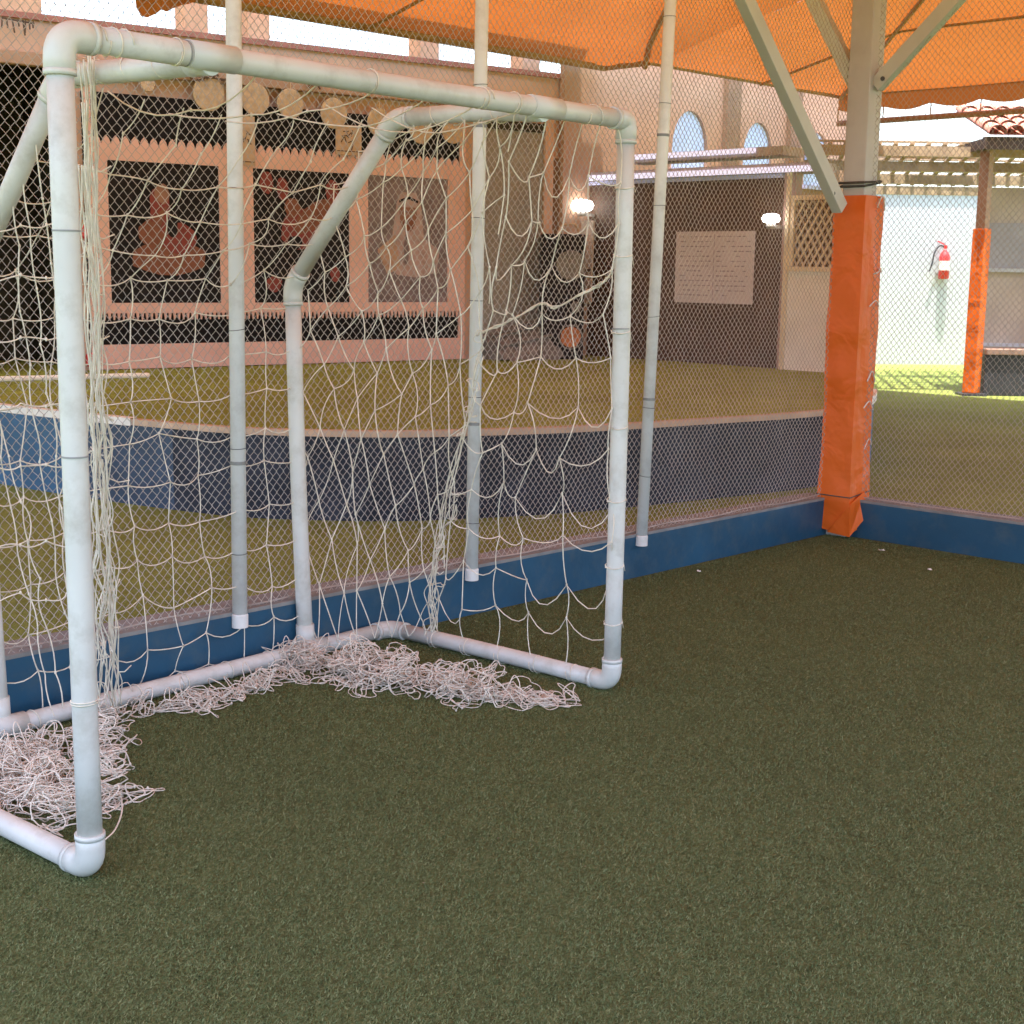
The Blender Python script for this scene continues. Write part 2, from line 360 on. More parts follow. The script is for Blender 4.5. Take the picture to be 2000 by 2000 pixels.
for (px, py, tx, zr) in ((468, 1188, 456, [.60]), (921, 1107, 941, [.66, 1.85]), (1253, 1040, 1308, [.70, 1.9])):
    p = vp(KC+B*.012, B, px, py); p[2] = KH-.055
    top = vp(p, nrm(V(p[0], p[1], 0)), tx, 30)       # measured top: the pipes lean slightly
    dd = nrm(top-p); q = p+dd*(3.9/dd[2])
    m = MB(); m.tube([p, q], .027, 18); po = m.build('post', M['steelw'], fe, smooth=False)
    for f_ in po.data.polygons: f_.use_smooth = len(f_.vertices) == 4
    for z in zr:
        m = MB(); c0 = p+dd*z; m.lathe(c0, dd, [(-.006, .0272), (-.006, .0295), (.006, .0295), (.006, .0272)], 18)
        m.build('clamp', M['clamp'], po)
    for k in range(8):                                # tie wires
        m = MB(); z = .3+k*.42+random.uniform(-.08, .08); c0 = p+dd*z
        a0 = random.uniform(0, 6); tl = random.uniform(-.15, .15)
        m.tube([c0+.0285*(math.cos(t)*A+math.sin(t)*B)+Z*(tl*.028*math.cos(t+a0)) for t in np.linspace(0, 6.28, 16)], .0012, 4)
        m.build('tie_wire', M['rope'], po)
    m = MB(); m.lathe(p, dd, [(.0, .0275), (.0, .030), (.045, .030), (.05, .0275)], 18); m.build('foot_ring', M['steelw'], po)
fe2 = empty('chain_link_fence', KC+B*3, 'chain link fence right of the orange pillar, rising from the kerb', 'fence')
m = MB(); chainlink(m, KC+A*.030+B*.02, B, A, 6.2, 3.9, KH-.008, .0168, .0192, .0018); m.build('wire_mesh', M['wire'], fe2)
m = MB(); m.tube([KC+A*.03+B*t+Z*(KH+.012) for t in (0, 6.2)], .0035, 4); m.build('bottom_wire', M['wire'], fe2)

# ------------------------------------------------------------------ goal
GL = V(-.989, 3.154, 0); GR = V(.355, 4.740, 0)
gu = nrm(GR-GL); gd = V(-gu[1], gu[0], 0); GW = np.linalg.norm(GR-GL); GH = 1.935
def G(s, d, z): return GL+gu*s+gd*d+Z*z
goal = empty('soccer_goal', G(GW/2, .5, 0), 'white plastic pipe football goal with a torn sagging net', 'goal')
RP = .0295; ZB = .036
def pipe(name, a, b, r=RP, parent=goal, e0=.06, e1=.06):
    d_ = nrm(b-a); a = a+d_*e0; b = b-d_*e1
    m = MB(); n = max(2, int(np.linalg.norm(b-a)/.25)+1)
    bw = rng.normal(0, .0022, 3); m.tube([a+(b-a)*t+bw*math.sin(math.pi*t) for t in np.linspace(0, 1, n)], r, 24); o = m.build(name, M['pvc'], parent)
    for f_ in o.data.polygons: f_.use_smooth = len(f_.vertices) == 4
    return o
def elbow(p, d1, d2, L=.085, rad=.052, r=.0345, parent=goal, name='elbow'):
    d1, d2 = nrm(d1), nrm(d2)
    pts = fillet([p+d1*L, p, p+d2*L], rad, 8); full = [pts[0]]+pts[1:-1]+[pts[-1]]
    m = MB(); m.tube(full, r, 24)
    for d in (d1, d2):
        m.lathe(p+d*(L-.012), d, [(0, r), (0, r+.0012), (.013, r+.0012), (.013, r)], 24)
    o = m.build(name, M['pvc2'], parent)
    for f_ in o.data.polygons: f_.use_smooth = len(f_.vertices) == 4
    return o
post_l = pipe('post', G(0, 0, ZB), G(0, 0, GH)); post_r = pipe('post', G(GW, 0, ZB), G(GW, 0, GH))
bar = pipe('crossbar', G(0, 0, GH), G(GW, 0, GH))
side_l = pipe('side_pipe', G(0, 0, ZB), G(0, 1.09, ZB)); side_r = pipe('side_pipe', G(GW, 0, ZB), G(GW, 1.09, ZB))
back = pipe('back_pipe', G(0, 1.09, ZB), G(GW, 1.09, ZB))
elbow(G(0, 0, GH), -Z, gu, parent=post_l); elbow(G(GW, 0, GH), -Z, -gu, L=.075, rad=.03, parent=post_r)
elbow(G(0, 0, ZB), Z, gd, parent=post_l); elbow(G(GW, 0, ZB), Z, gd, parent=post_r)
elbow(G(0, 1.09, ZB), -gd, gu, parent=side_l); elbow(G(GW, 1.09, ZB), -gd, -gu, rad=.06, parent=side_r)
FR = {}
for s, nm in ((.405, 'l'), (1.655, 'r')):
    E0 = G(s, 0, GH-.01); E1 = G(s, .640, GH+.005); E2 = G(s, 1.165, 1.38); E3 = G(s, 1.115, ZB)
    FR[nm] = (E0, E1, E2, E3)
    br = pipe('top_brace', E0, E1, e0=0); sl = pipe('slanted_brace', E1, E2); up = pipe('back_upright', E2, E3, e1=0)
    elbow(E1, E0-E1, E2-E1, L=.075, rad=.05, parent=br); elbow(E2, E1-E2, E3-E2, L=.07, rad=.04, parent=up)
    m = MB(); d = nrm(E3-E2)                          # tee on the back pipe
    m.tube([E3-d*.09, E3], .0345, 24); m.tube([G(s-.07, 1.09, ZB), G(s+.07, 1.09, ZB)], .0345, 24)
    o = m.build('tee', M['pvc2'], up)
    for f_ in o.data.polygons: f_.use_smooth = len(f_.vertices) == 4
    m = MB(); m.tube([G(s-.07, 0, GH), G(s+.07, 0, GH)], .0325, 24); m.tube([E0, E0+(E1-E0)*.12], .0325, 24)
    o = m.build('tee', M['pvc2'], br)
    for f_ in o.data.polygons: f_.use_smooth = len(f_.vertices) == 4
# black joint rings on the posts
for o_, s, zs in ((post_l, 0, (1.52, 1.02)), (post_r, GW, (1.26,))):
    for z in zs:
        m = MB(); m.lathe(G(s, 0, z), Z, [(-.002, RP), (-.002, RP+.0012), (.002, RP+.0012), (.002, RP)], 24); m.build('joint_ring', M['groove'], o_)
for s in (.33, 1.62):
    m = MB(); m.lathe(G(s, 0, GH), gu, [(-.002, RP), (-.002, RP+.0012), (.002, RP+.0012), (.002, RP)], 24); m.build('joint_ring', M['groove'], bar)

# net -------------------------------------------------------------
SR = .0022
net = MB()
def strand(mb, nodes, sag=.05, jit=.006, r=SR, sub=5, n=4):
    pts = []
    for i in range(len(nodes)-1):
        a, b = nodes[i], nodes[i+1]; L = np.linalg.norm(b-a)
        hz = np.linalg.norm((b-a)[:2])/max(L, 1e-6)
        s_ = sag*random.uniform(.2, 1.6)*L*hz
        j1 = rng.normal(0, jit, 3)
        for k in range(sub):
            t = k/sub; w = 4*t*(1-t)
            pts.append(a+(b-a)*t - Z*s_*w + j1*w)
    pts.append(nodes[-1]); mb.tube(pts, r, n, False)
    for q in nodes[1:-1]:
        if random.random() < .8:
            mb.lathe(q-Z*.005, Z, [(0, r), (.004, r*1.9), (.008, r*1.6), (.011, r*.8)], 5)
def patch(corner, ni, nj, sag=.1, jit=.006, nj_=.016, fx=None, fy=None, bulge=0, bdir=None, skip=0):
    """corner = TL, TR, BL, BR"""
    TL, TR, BL, BR = corner; nodes = {}
    for i in range(ni+1):
        for j in range(nj+1):
            s, t = i/ni, j/nj
            if fx: s = fx(s, t)
            if fy: t = fy(s, t)
            p = (TL*(1-s)+TR*s)*(1-t)+(BL*(1-s)+BR*s)*t
            if bdir is not None: p = p+bdir*bulge*math.sin(math.pi*min(1, max(0, t)))*math.sin(math.pi*min(1, max(.0, s)))
            e = 0 if j in (0, nj) else 1
            nodes[i, j] = p+rng.normal(0, nj_, 3)*e*V(1, 1, .9)
    for i in range(ni+1): strand(net, [nodes[i, j] for j in range(nj+1)], sag*.3, jit)
    for j in range(1, nj):
        if random.random() < skip: continue
        strand(net, [nodes[i, j] for i in range(ni+1)], sag*2.2, jit)
    return nodes
# right side sheet: fold line -> right post
foldB = G(GW, .86, .05); foldT = G(1.60, .02, GH-.02)
postT = G(GW-.05, .0, GH-.03); postB = G(GW-.01, .03, .07)
N1 = patch((foldT, postT, foldB, postB), 5, 12, .16, .008, .018, fx=lambda s, t: s, bulge=.10, bdir=gd)
# ties from the sheet to the right post
for z in (.25, .45, .68, .93, 1.25, 1.5, 1.72):
    p = G(GW, 0, z)
    net.tube([p+.0315*(math.cos(t)*gu+math.sin(t)*gd)+Z*.006*math.sin(t*1.3) for t in np.linspace(0, 9.5, 24)], SR, 4)
    net.tube([p+gu*.033, p+gu*.05+Z*.01, p+gu*.062-Z*random.uniform(.01, .05)], SR*.8, 4)
# the heavy sagging rope (doubled) across the side sheet
rope_px = [(930, 655), (958, 642), (1010, 618), (1062, 592), (1085, 601), (1140, 572), (1175, 553), (1190, 538), (1212, 482)]
side_n = nrm(np.cross(postB-foldB, Z))
rp = [vp((foldB+postB)/2, side_n, x, y) for x, y in rope_px]
for k in range(3): net.tube([q+rng.normal(0, .003, 3) for q in smoothpath(rp, 4)], SR*1.3, 5)
# back diamonds: right upright/brace -> fold
E0r, E1r, E2r, E3r = FR['r']
dT0, dT1 = E1r-Z*.03, foldT+gd*.05; dB0, dB1 = E3r+Z*.02, foldB
def bil(s, t, cv=(dT0, dT1, dB0, dB1)):
    TL, TR, BL, BR = cv
    p = (TL*(1-s)+TR*s)*(1-t)+(BL*(1-s)+BR*s)*t
    k = 4*t*(1-t)
    return p + (E2r-(E1r+E3r)/2)*(1-s)*min(1, k)*.85
ncol, nrow = 7, 17
nd = {}
for i in range(ncol+1):
    for j in range(nrow+1):
        s = (i+.5*(j % 2))/ncol; t = j/nrow
        s = min(1, max(0, s)); s = s**(.9)
        t2 = min(1, max(0, t+.05*math.sin(s*5+t*3)*(1-t)*t*4+.10*(s-.5)*math.sin(math.pi*t)))
        nd[i, j] = bil(s, t2)+rng.normal(0, .010, 3)*(0 if j in (0, nrow) else 1)
for i in range(ncol+1):
    strand(net, [nd[min(ncol, i+(j//2)), j] if i+(j//2) <= ncol else nd[ncol, j] for j in range(nrow+1) if i+(j//2) <= ncol] or [nd[ncol, 0], nd[ncol, 1]], .06, .005) if sum(1 for j in range(nrow+1) if i+(j//2) <= ncol) > 1 else None
    sq = [nd[i-((j+1)//2), j] for j in range(nrow+1) if i-((j+1)//2) >= 0]
    if len(sq) > 1: strand(net, sq, .06, .005)
for j0 in range(2, nrow, 2):                          # strands that start on the left boundary / right boundary
    sq = [nd[(j-j0)//2, j] for j in range(j0, nrow+1) if (j-j0)//2 <= ncol]
    if len(sq) > 1: strand(net, sq, .06, .005)
    sq = [nd[ncol-((j-j0+1)//2), j] for j in range(j0, nrow+1) if ncol-((j-j0+1)//2) >= 0]
    if len(sq) > 1: strand(net, sq, .06, .005)
# gathered fold bundle
for k in range(7):
    t0 = random.uniform(.30, .72); T_ = np.linspace(t0, 1, 12)
    pts = [foldT+(foldB-foldT)*t + rng.normal(0, .008, 3)*(.3+t) + gd*.06*math.sin(math.pi*(t-t0)/(1-t0)) for t in T_]; pts[0] = foldT+(foldB-foldT)*t0
    net.tube(smoothpath(pts, 4), SR, 4)
for k in range(16):                                   # little loops on the fold
    t = random.uniform(.35, 1); c0 = foldT+(foldB-foldT)*t+gd*.03+rng.normal(0, .012, 3); rr = random.uniform(.01, .03)
    ax = nrm(rng.normal(0, 1, 3)); bx = nrm(np.cross(ax, Z))
    net.tube([c0+rr*(math.cos(q)*ax+math.sin(q)*bx)+rng.normal(0, .002, 3) for q in np.linspace(0, random.uniform(4, 7), 14)], SR*.9, 4)
# back-left squares between uprights
E0l, E1l, E2l, E3l = FR['l']
ni, nj = 9, 15; pl_ = {}
def path(E, t):
    L = [np.linalg.norm(E[i+1]-E[i]) for i in (1, 2)]; q = t*sum(L)
    return E[1]+(E[2]-E[1])*q/L[0] if q < L[0] else E[2]+(E[3]-E[2])*(q-L[0])/L[1]
for i in range(ni+1):
    for j in range(nj+1):
        s, t = i/ni, j/nj
        p = path(FR['l'], t)*(1-s)+path(FR['r'], t)*s
        p = p+gd*.03*math.sin(math.pi*s)-Z*.05*math.sin(math.pi*s)*(1-t)
        pl_[i, j] = p+rng.normal(0, .012, 3)*(0 if i in (0, ni) or j == 0 else 1)
for i in range(1, ni+1):
    strand(net, [pl_[i, j] for j in range(nj+1)], .05, .006)
for j in range(2, nj+1): strand(net, [pl_[i, j] for i in range(ni+1)], .10 if j > 4 else .04, .005)
# top net between crossbar and elbows
for k in range(6):
    s = .55+k*.2; strand(net, [G(s, .0, GH-.02), G(s+.02, .3, GH-.05-random.uniform(0, .05)), G(s, .64, GH-.02-.05*math.sin(k))], .06, .01)
# left side: hanging strings left of and behind the left post
def lp(x, y, d): return vp(G(0, d, 0), gd, x, y)
for x0, x1, d in ((40, 95, .7), (85, 120, .62), (-20, 70, .75), (125, 150, .55), (-60, 45, .8), (60, 105, .85), (105, 140, .9)):
    top = E1l+(E2l-E1l)*min(1, max(.03, (120-x0)/150)); bot = lp(x1+55, 1420+random.uniform(-30, 20), 1.07); bot[2] = max(.05, bot[2])
    strand(net, [top+(bot-top)*t+rng.normal(0, .008, 3) for t in np.linspace(0, 1, 11)], .05, .006)
for y in (440, 545, 655, 800, 905, 1060, 1170):
    strand(net, [lp(x, y+random.uniform(-14, 14), .8) for x in (-60, -10, 40, 90, 130)], .06, .006)
for k in range(16):                                   # gathered bundle just right of the left post
    x0 = random.uniform(150, 178)+(k % 3)*6; x1 = random.uniform(196, 238)
    a = lp(x0, random.choice((105, 120, 200, 320)), .42); b = lp(x1, 1385+random.uniform(-10, 20), 1.0); b[2] = max(.03, b[2])
    pts = [a+(b-a)*t+rng.normal(0, .009, 3)*(.4+t) for t in np.linspace(0, 1, 20)]
    net.tube(smoothpath(pts, 4), SR*random.uniform(.8, 1.1), 4)
for k in range(60):                                   # short cross links in the bundle
    t = random.uniform(.1, 1); c0 = lp(160+58*t, 110+1270*t, .42+.58*t)+rng.normal(0, .012, 3)
    e_ = c0+rng.normal(0, .028, 3); md = (c0+e_)/2-Z*.01
    net.tube([c0, md, e_], SR*.9, 4)
# wraps round the crossbar and upper pipes
def wrap(p, ax, turns, step, r=RP+.002, rr=SR*.85):
    ax = nrm(ax); x = nrm(np.cross(ax, V(.3, .2, 1))); y = np.cross(ax, x); T = np.linspace(0, turns*6.283, int(turns*14)+2)
    net.tube([p+ax*(step*t/6.283)+r*(math.cos(t)*x+math.sin(t)*y) for t in T], rr, 4)
for s, tn, st in ((.06, 2, .02), (.11, 2, .03), (.30, 1.5, .005), (.92, 1.3, .006), (1.35, 2, .02), (1.50, 1.5, .012), (1.85, 1.2, .06)): wrap(G(s, 0, GH), gu, tn, st)
for s, E in ((0, FR['l']), (1, FR['r'])):
    for k in range(4): wrap(E[0]+(E[1]-E[0])*(.25+.2*k), E[1]-E[0], 1.2, .07)
    for k in range(2): wrap(E[1]+(E[2]-E[1])*(.04+.9*k), E[2]-E[1], 2, .02)
for k in range(5): wrap(G(GW, .15+.17*k, ZB), gd, 1.5, .02)
for k in range(9): wrap(G(.1+.19*k, 1.09, ZB), gu, 1.5, .03)
wrap(G(0, 0, .44), Z, 2, .006)
net.build('net', M['string'], goal, smooth=True)
# tangled net lying on the turf
def tangle(mb, centers, count, rad, hmax, r=SR*.85):
    """crumpled meshes: every mesh is a bent closed loop sharing a knot with its neighbour"""
    centers = [np.array(c) for c in centers]
    for _ in range(count):
        k = random.random()*(len(centers)-1); i = int(k); c0 = centers[i]*(1-k+i)+centers[i+1]*(k-i)
        q = c0+V(max(-1.5, min(1.5, random.gauss(0, .62)))*rad, max(-1.5, min(1.5, random.gauss(0, .52)))*rad, 0)
        for _l in range(random.choice((2, 3, 4))):
            a0 = random.uniform(0, 6.28); e1, e2 = random.uniform(.020, .050), random.uniform(.010, .034); pts = []
            hh = max(.05, 1-(np.linalg.norm((q-c0)[:2])/(rad*1.7))**2); h0 = hmax*hh*random.random(); tilt = random.gauss(0, .9); ph_ = random.uniform(0, 6.28)
            for t in np.linspace(0, 6.283, 11):
                w_ = 1+.3*math.sin(2*t+ph_)+.15*math.sin(3*t+2*ph_)
                x, y = e1*math.cos(t)*w_, e2*math.sin(t)*w_
                z = h0+tilt*y+.35*e1*math.sin(t+ph_)*min(1, hmax*14)*.5
                pts.append(V(q[0]+x*math.cos(a0)-y*math.sin(a0), q[1]+x*math.sin(a0)+y*math.cos(a0), max(.006, .008+z)))
            mb.tube(smoothpath(pts, 3), r*random.uniform(.85, 1.15), 4, False)
            if random.random() < .5: mb.lathe(pts[0]-Z*.004, Z, [(0, r), (.004, r*2), (.008, r*1.6), (.010, r)], 5)
            q = pts[random.choice((0, 5))]*V(1, 1, 0)
def fl(x, y): return gz(x, y, .02)
h = MB()
tangle(h, [fl(640, 1305), fl(700, 1318), fl(760, 1325), fl(830, 1335), fl(900, 1350), fl(960, 1352)], 95, .085, .10)
tangle(h, [fl(660, 1300), fl(740, 1305), fl(850, 1330)], 34, .05, .12)
tangle(h, [fl(900, 1352), fl(990, 1362), fl(1070, 1362), fl(1130, 1356)], 34, .045, .03)
tangle(h, [fl(555, 1290), fl(600, 1290), fl(640, 1300)], 28, .05, .07)
h.build('net_heap', M['heap'], goal, smooth=True)
h = MB(); tangle(h, [fl(235, 1385), fl(330, 1375), fl(430, 1360), fl(500, 1340), fl(560, 1310)], 40, .040, .035)
h.build('net_heap', M['heap'], goal, smooth=True)
h = MB(); tangle(h, [fl(-60, 1560), fl(0, 1520), fl(50, 1520), fl(95, 1560), fl(115, 1610)], 84, .10, .10)
tangle(h, [fl(-40, 1480), fl(60, 1470), fl(150, 1450)], 40, .06, .06)
tangle(h, [fl(195, 1400), fl(203, 1470), fl(212, 1530), fl(188, 1575)], 40, .020, .12)
h.tube(smoothpath([fl(205, 1640), fl(225, 1620), fl(238, 1585), fl(236, 1550)], 5), SR, 4)
h.build('net_heap', M['heap'], goal, smooth=True)

# ------------------------------------------------------------------ orange padded column
PC = V(1.856, 7.805, 0)
col = empty('canopy_column', PC, 'grey steel canopy column wrapped in orange tarpaulin at the kerb corner', 'column')
m = MB(); w = .066; m.box(PC-A*w-B*w, A*2*w, B*2*w, Z*5.0); m.build('steel_tube', M['column'], col, bevel=.006)
m = MB(); rows = 60; w0 = .098; P = []
for i in range(rows+1):
    z = .035+1.83*i/rows; ring = []
    tw = w0*(1+.03*math.sin(z*7)+.012*math.sin(z*23)) * (1.12-.12*min(1, z/.35))
    for (a_, b_) in ((-1, -1), (-.6, -1), (-.2, -1), (.2, -1), (.6, -1), (1, -1), (1, -.6), (1, -.2), (1, .2), (1, .6), (1, 1), (.6, 1), (.2, 1), (-.2, 1), (-.6, 1), (-1, 1), (-1, .6), (-1, .2), (-1, -.2), (-1, -.6), (-1, -1)):
        e = 0 if abs(a_) == abs(b_) else 0.0025*math.sin(z*11+a_*5+b_*3)+.0015*math.sin(z*29+a_*9)
        ring.append(PC+A*(a_*tw+(e if abs(a_) == 1 else 0))+B*(b_*tw*(1.0)+(e if abs(b_) == 1 else 0))+Z*(z+.012*math.sin(a_*3+b_*2)*(i == 0)))
    P.append(ring)
for r_ in P: r_[-1] = r_[0]
m.grid(np.array(P)); pad = m.build('tarpaulin_wrap', M['pad'], col, smooth=False)
so = pad.modifiers.new('thick', 'SOLIDIFY'); so.thickness = .004; so.offset = 1
m = MB()                                              # flap folded at the front corner, and a hem tie
m.poly([PC-A*.118-B*.02+Z*.03, PC-A*.118+B*.118+Z*.02, PC+A*.01+B*.150+Z*.13, PC+A*.02+B*.118+Z*.26, PC-A*.118+B*.112+Z*.20], B-A*.4, .006)
m.build('hem_flap', M['pad'], col)
m = MB(); m.tube([PC+s1*A*.108+s2*B*.108+Z*(.245+.01*s1) for s1, s2 in ((-1, -1), (-1, 1), (1, 1), (1, -1), (-1, -1))], .0035, 6); m.build('tie_cord', M['rope'], col)
m = MB()
for k in range(6):                                    # lacing on the right-hand edge
    z = .40+k*.27+random.uniform(-.1, .1); a_ = random.uniform(.02, .075); m.tube(smoothpath([PC+B*.104+A*(a_-.05)+Z*z, PC+B*.113+A*(a_-.02)+Z*(z+random.uniform(.0, .06)), PC+B*.110+A*(a_+.01)+Z*(z+.03), PC+B*.103+A*.095+Z*(z+random.uniform(-.02, .03))], 3), random.uniform(.0025, .005), 5)
m.build('lacing', M['steelw'], col)
m = MB()
for k in range(2): m.tube([PC+(.074+.006*k)*(s1*A+s2*B)+Z*(1.925+.018*k+.012*math.sin(s1*2+k)) for s1, s2 in ((-1, -1), (-1, 1), (1, 1), (1, -1), (-1, -1))], .007, 6)
m.build('rope_wrap', M['rope'], col)
for p, q in (((1637, 400), (1455, 0)), ((1672, 165), (1590, 0)), ((1715, 165), (1865, 0))):
    d = (-A, -B, B)[[1637, 1672, 1715].index(p[0])]; n = np.cross(d, Z)
    a0 = vp(PC, n, *p); b0 = vp(PC, n, *q); dd = b0-a0
    st = a0-dd*.02; en = a0+dd*(4.35-a0[2])/dd[2]
    m = MB(); m.bar(st, en, .060, .075); o = m.build('brace', M['brace'], col, bevel=.004)
    m = MB(); m.lathe(a0+dd*.06+np.cross(nrm(dd), n)*0, -nrm(V(a0[0], a0[1], 0)), [(.03, .012), (.046, .012), (.046, .006)], 8); m.build('bolt', M['bolt'], o)

# ------------------------------------------------------------------ canopy
MC = V(1.885, 7.815, 0)
def cz(a, b):
    b0 = -6.15 if a < 4.95 else -5.55
    return 3.6+.24*max(0, min(b-b0, 5.6-b, 8.65-a, a+7.4))
can = empty('orange_canopy', MC+Z*3.6, 'large orange fabric shade canopy stretched over the court', 'canopy')
m = MB()
def canpanel(a0, a1, b0, b1, na, nb):
    P = np.zeros((na+1, nb+1, 3))
    for i in range(na+1):
        for j in range(nb+1):
            a = a0+(a1-a0)*i/na; b = b0+(b1-b0)*j/nb
            z = cz(a, b)-.02*abs(math.sin(a*1.6))*min(1, (b-b0)*.8)*min(1, 5.6-b)-.03*math.sin(b*2.1)**2*min(1, max(0, 8.65-a))
            P[i, j] = MC+A*a+B*b+Z*z
    m.grid(P)
canpanel(-7.4, 4.95, -6.15, 5.6, 54, 50); canpanel(4.95, 8.65, -5.55, 5.6, 20, 50)
m.build('fabric', M['canopy'], can, smooth=True)
m = MB()                                              # stitched seams / cables under the fabric
def seam(a0, b0, a1, b1, r=.02, dz=-.06, mb=None):
    T = np.linspace(0, 1, 24)
    (mb or m).tube([MC+A*(a0+(a1-a0)*t)+B*(b0+(b1-b0)*t)+Z*(cz(a0+(a1-a0)*t, b0+(b1-b0)*t)+dz) for t in T], r, 6)
for a in (-4.5, -1.6, 1.6, 6.9): seam(a, -6.1 if a < 4.9 else -5.5, a, 1.2, .016)
seam(4.95, -5.6, 2.2, -2.6, .03); seam(2.2, -2.6, -1.5, 1.0, .03)
seam(8.6, -3, 4.2, -1.2, .014); seam(8.6, -1.2, 4.6, 1.5, .014); seam(8.6, 1.6, 4.4, 3.2, .014); seam(8.6, -5.5, 2.6, .4, .025)
m.build('seam_cable', M['eave'], can)
m = MB(); m.tube([MC+A*-7.4+B*-6.15+Z*3.6, MC+A*4.95+B*-6.15+Z*3.6], .05, 10); m.tube([MC+A*4.95+B*-6.15+Z*3.6, MC+A*4.95+B*-5.55+Z*3.6], .045, 10)
m.tube([MC+A*4.95+B*-5.55+Z*3.6, MC+A*8.65+B*-5.55+Z*3.6], .035, 10)
m.build('eave_pipe', M['eave'], can)
# loose cloth hanging at the upper left
m = MB(); c0 = gz(300, 0, 3.5); P = np.zeros((9, 22, 3))
for i in range(9):
    for j in range(22):
        x = 262+j*9.5; t = i/8
        yb = [-20, 12, 30, 34, 28, 20, 24, 22, 18, 14, 10, 8, 4, 0, -2, -4, -6, -8, -10, -12, -14, -16][j]
        P[i, j] = vp(c0, -B, x, -60+(yb+60)*t)+B*.05*math.sin(j*.9+i*.4)
m.grid(P); m.build('loose_cloth', M['valance'], can, smooth=True)
# far-right scalloped valance with ties to a pipe
far0 = MC+A*8.65+B*-5.55; LV = 11.1
m = MB(); n = 240; P = np.zeros((7, n+1, 3))
for j in range(n+1):
    t = j/n; b = LV*t; sc = .17+.05*abs(math.sin(b*math.pi/.62))
    for i in range(7):
        P[i, j] = far0+B*b+Z*(3.6-sc*i/6)+A*(.02*math.sin(b*9)*i/6)
m.grid(P); m.build('valance', M['valance'], can, smooth=True)
m = MB(); m.tube([far0+B*(LV*t)+Z*(3.6-.33) for t in (0, 1)], .035, 10); m.build('valance_pipe', M['post'], can)
m = MB(); m.tube([far0+B*(LV*t)+Z*(3.6+.01) for t in (0, 1)], .03, 10); m.build('eave_pipe', M['eave'], can)
for k in range(18):
    m = MB(); m.tube([far0+B*(.62*k)+Z*(3.6-.16), far0+B*(.62*k)+Z*(3.6-.33)], .009, 5); m.build('lacing', M['eave'], can)

# ------------------------------------------------------------------ stage
SZ = .52
edge_px = [(-330, 742), (-160, 770), (0, 793), (155, 810), (310, 825), (466, 837), (621, 842), (780, 844), (930, 841), (1090, 836), (1242, 828), (1400, 818), (1540, 809), (1640, 799), (1688, 786), (1706, 774), (1708, 764)]
ep = [gz(x, y, SZ) for x, y in edge_px]
ep = smoothpath(ep, 6)
_sp = vp(gz(1522, 720, SZ), A, 1690, 735); _sp[2] = SZ
back_pts = [_sp, V(1.0, 17.0, SZ), V(-6.5, 14.5, SZ), V(-8.0, 11.0, SZ)]
stage = empty('curved_stage', V(-.2, 10, 0), 'raised stage with a curved dark front and green turf top behind the fence', 'stage')
m = MB(); allp = ep+back_pts; m.add([p for p in allp], [tuple(range(len(allp)))[::1]]); o = m.build('turf_top', M['stage_turf'], stage)
if o.data.polygons[0].normal.z < 0: o.data.flip_normals()
m = MB(); P = np.array([[V(p[0], p[1], z) for p in ep+[_sp]] for z in (-.05, SZ-.028)]); 
xs = [abs(1000+F_PX*np.dot(p-CAM, Rv)/np.dot(p-CAM, Fv)-165) for p in ep]; n1 = int(np.argmin(xs))
xs = [abs(1000+F_PX*np.dot(p-CAM, Rv)/np.dot(p-CAM, Fv)-330) for p in ep]; n2 = int(np.argmin(xs)); n3 = len(ep)-20
for i0, i1, mt, lb in ((0, n1, 'stage_blue', 'blue painted left end of the stage front'), (n1, n2, 'stage_navy', None), (n2, n3, 'stage_dark', None), (n3, len(ep), 'stage_blue', 'blue painted curved right end of the stage front')):
    m = MB(); m.grid(P[:, i0:i1+1]); o = m.build('fascia', M[mt], stage)
    if lb: o['label'] = lb
def strip(pts, z0, z1, out):
    m = MB(); q = []
    for i, p in enumerate(pts):
        t = nrm((pts[min(i+1, len(pts)-1)]-pts[max(i-1, 0)])*V(1, 1, 0)); nn = V(t[1], -t[0], 0)
        q.append([p*V(1, 1, 0)+nn*out+Z*z0, p*V(1, 1, 0)+nn*out+Z*z1, p*V(1, 1, 0)-nn*.05+Z*z1])
    m.grid(np.array(q)); return m
kk = int(len(ep)*.235)
strip(ep[:kk+1], SZ-.035, SZ+.012, .015).build('edge_trim', M['trimw'], stage)['label'] = 'white edge trim at the left of the stage'
strip(ep[kk:-16], SZ-.030, SZ+.006, .012).build('edge_trim', M['trim'], stage)
strip(ep[-17:], SZ-.04, SZ+.02, .02).build('edge_trim', M['trimw'], stage)['label'] = 'white edge trim round the right corner of the stage'
m = MB(); a0 = gz(8, 740, SZ+.02); b0 = gz(282, 733, SZ+.02); m.tube([a0, b0], .022, 10)
m.lathe(a0, a0-b0, [(0, .022), (.02, .024), (.04, .018)], 10); m.lathe(b0, b0-a0, [(0, .022), (.02, .024), (.04, .018)], 10)
tag(m.build('white_rod', M['glove'], origin=(a0+b0)/2), 'long white rod lying on the stage turf in front of the display board', 'rod')

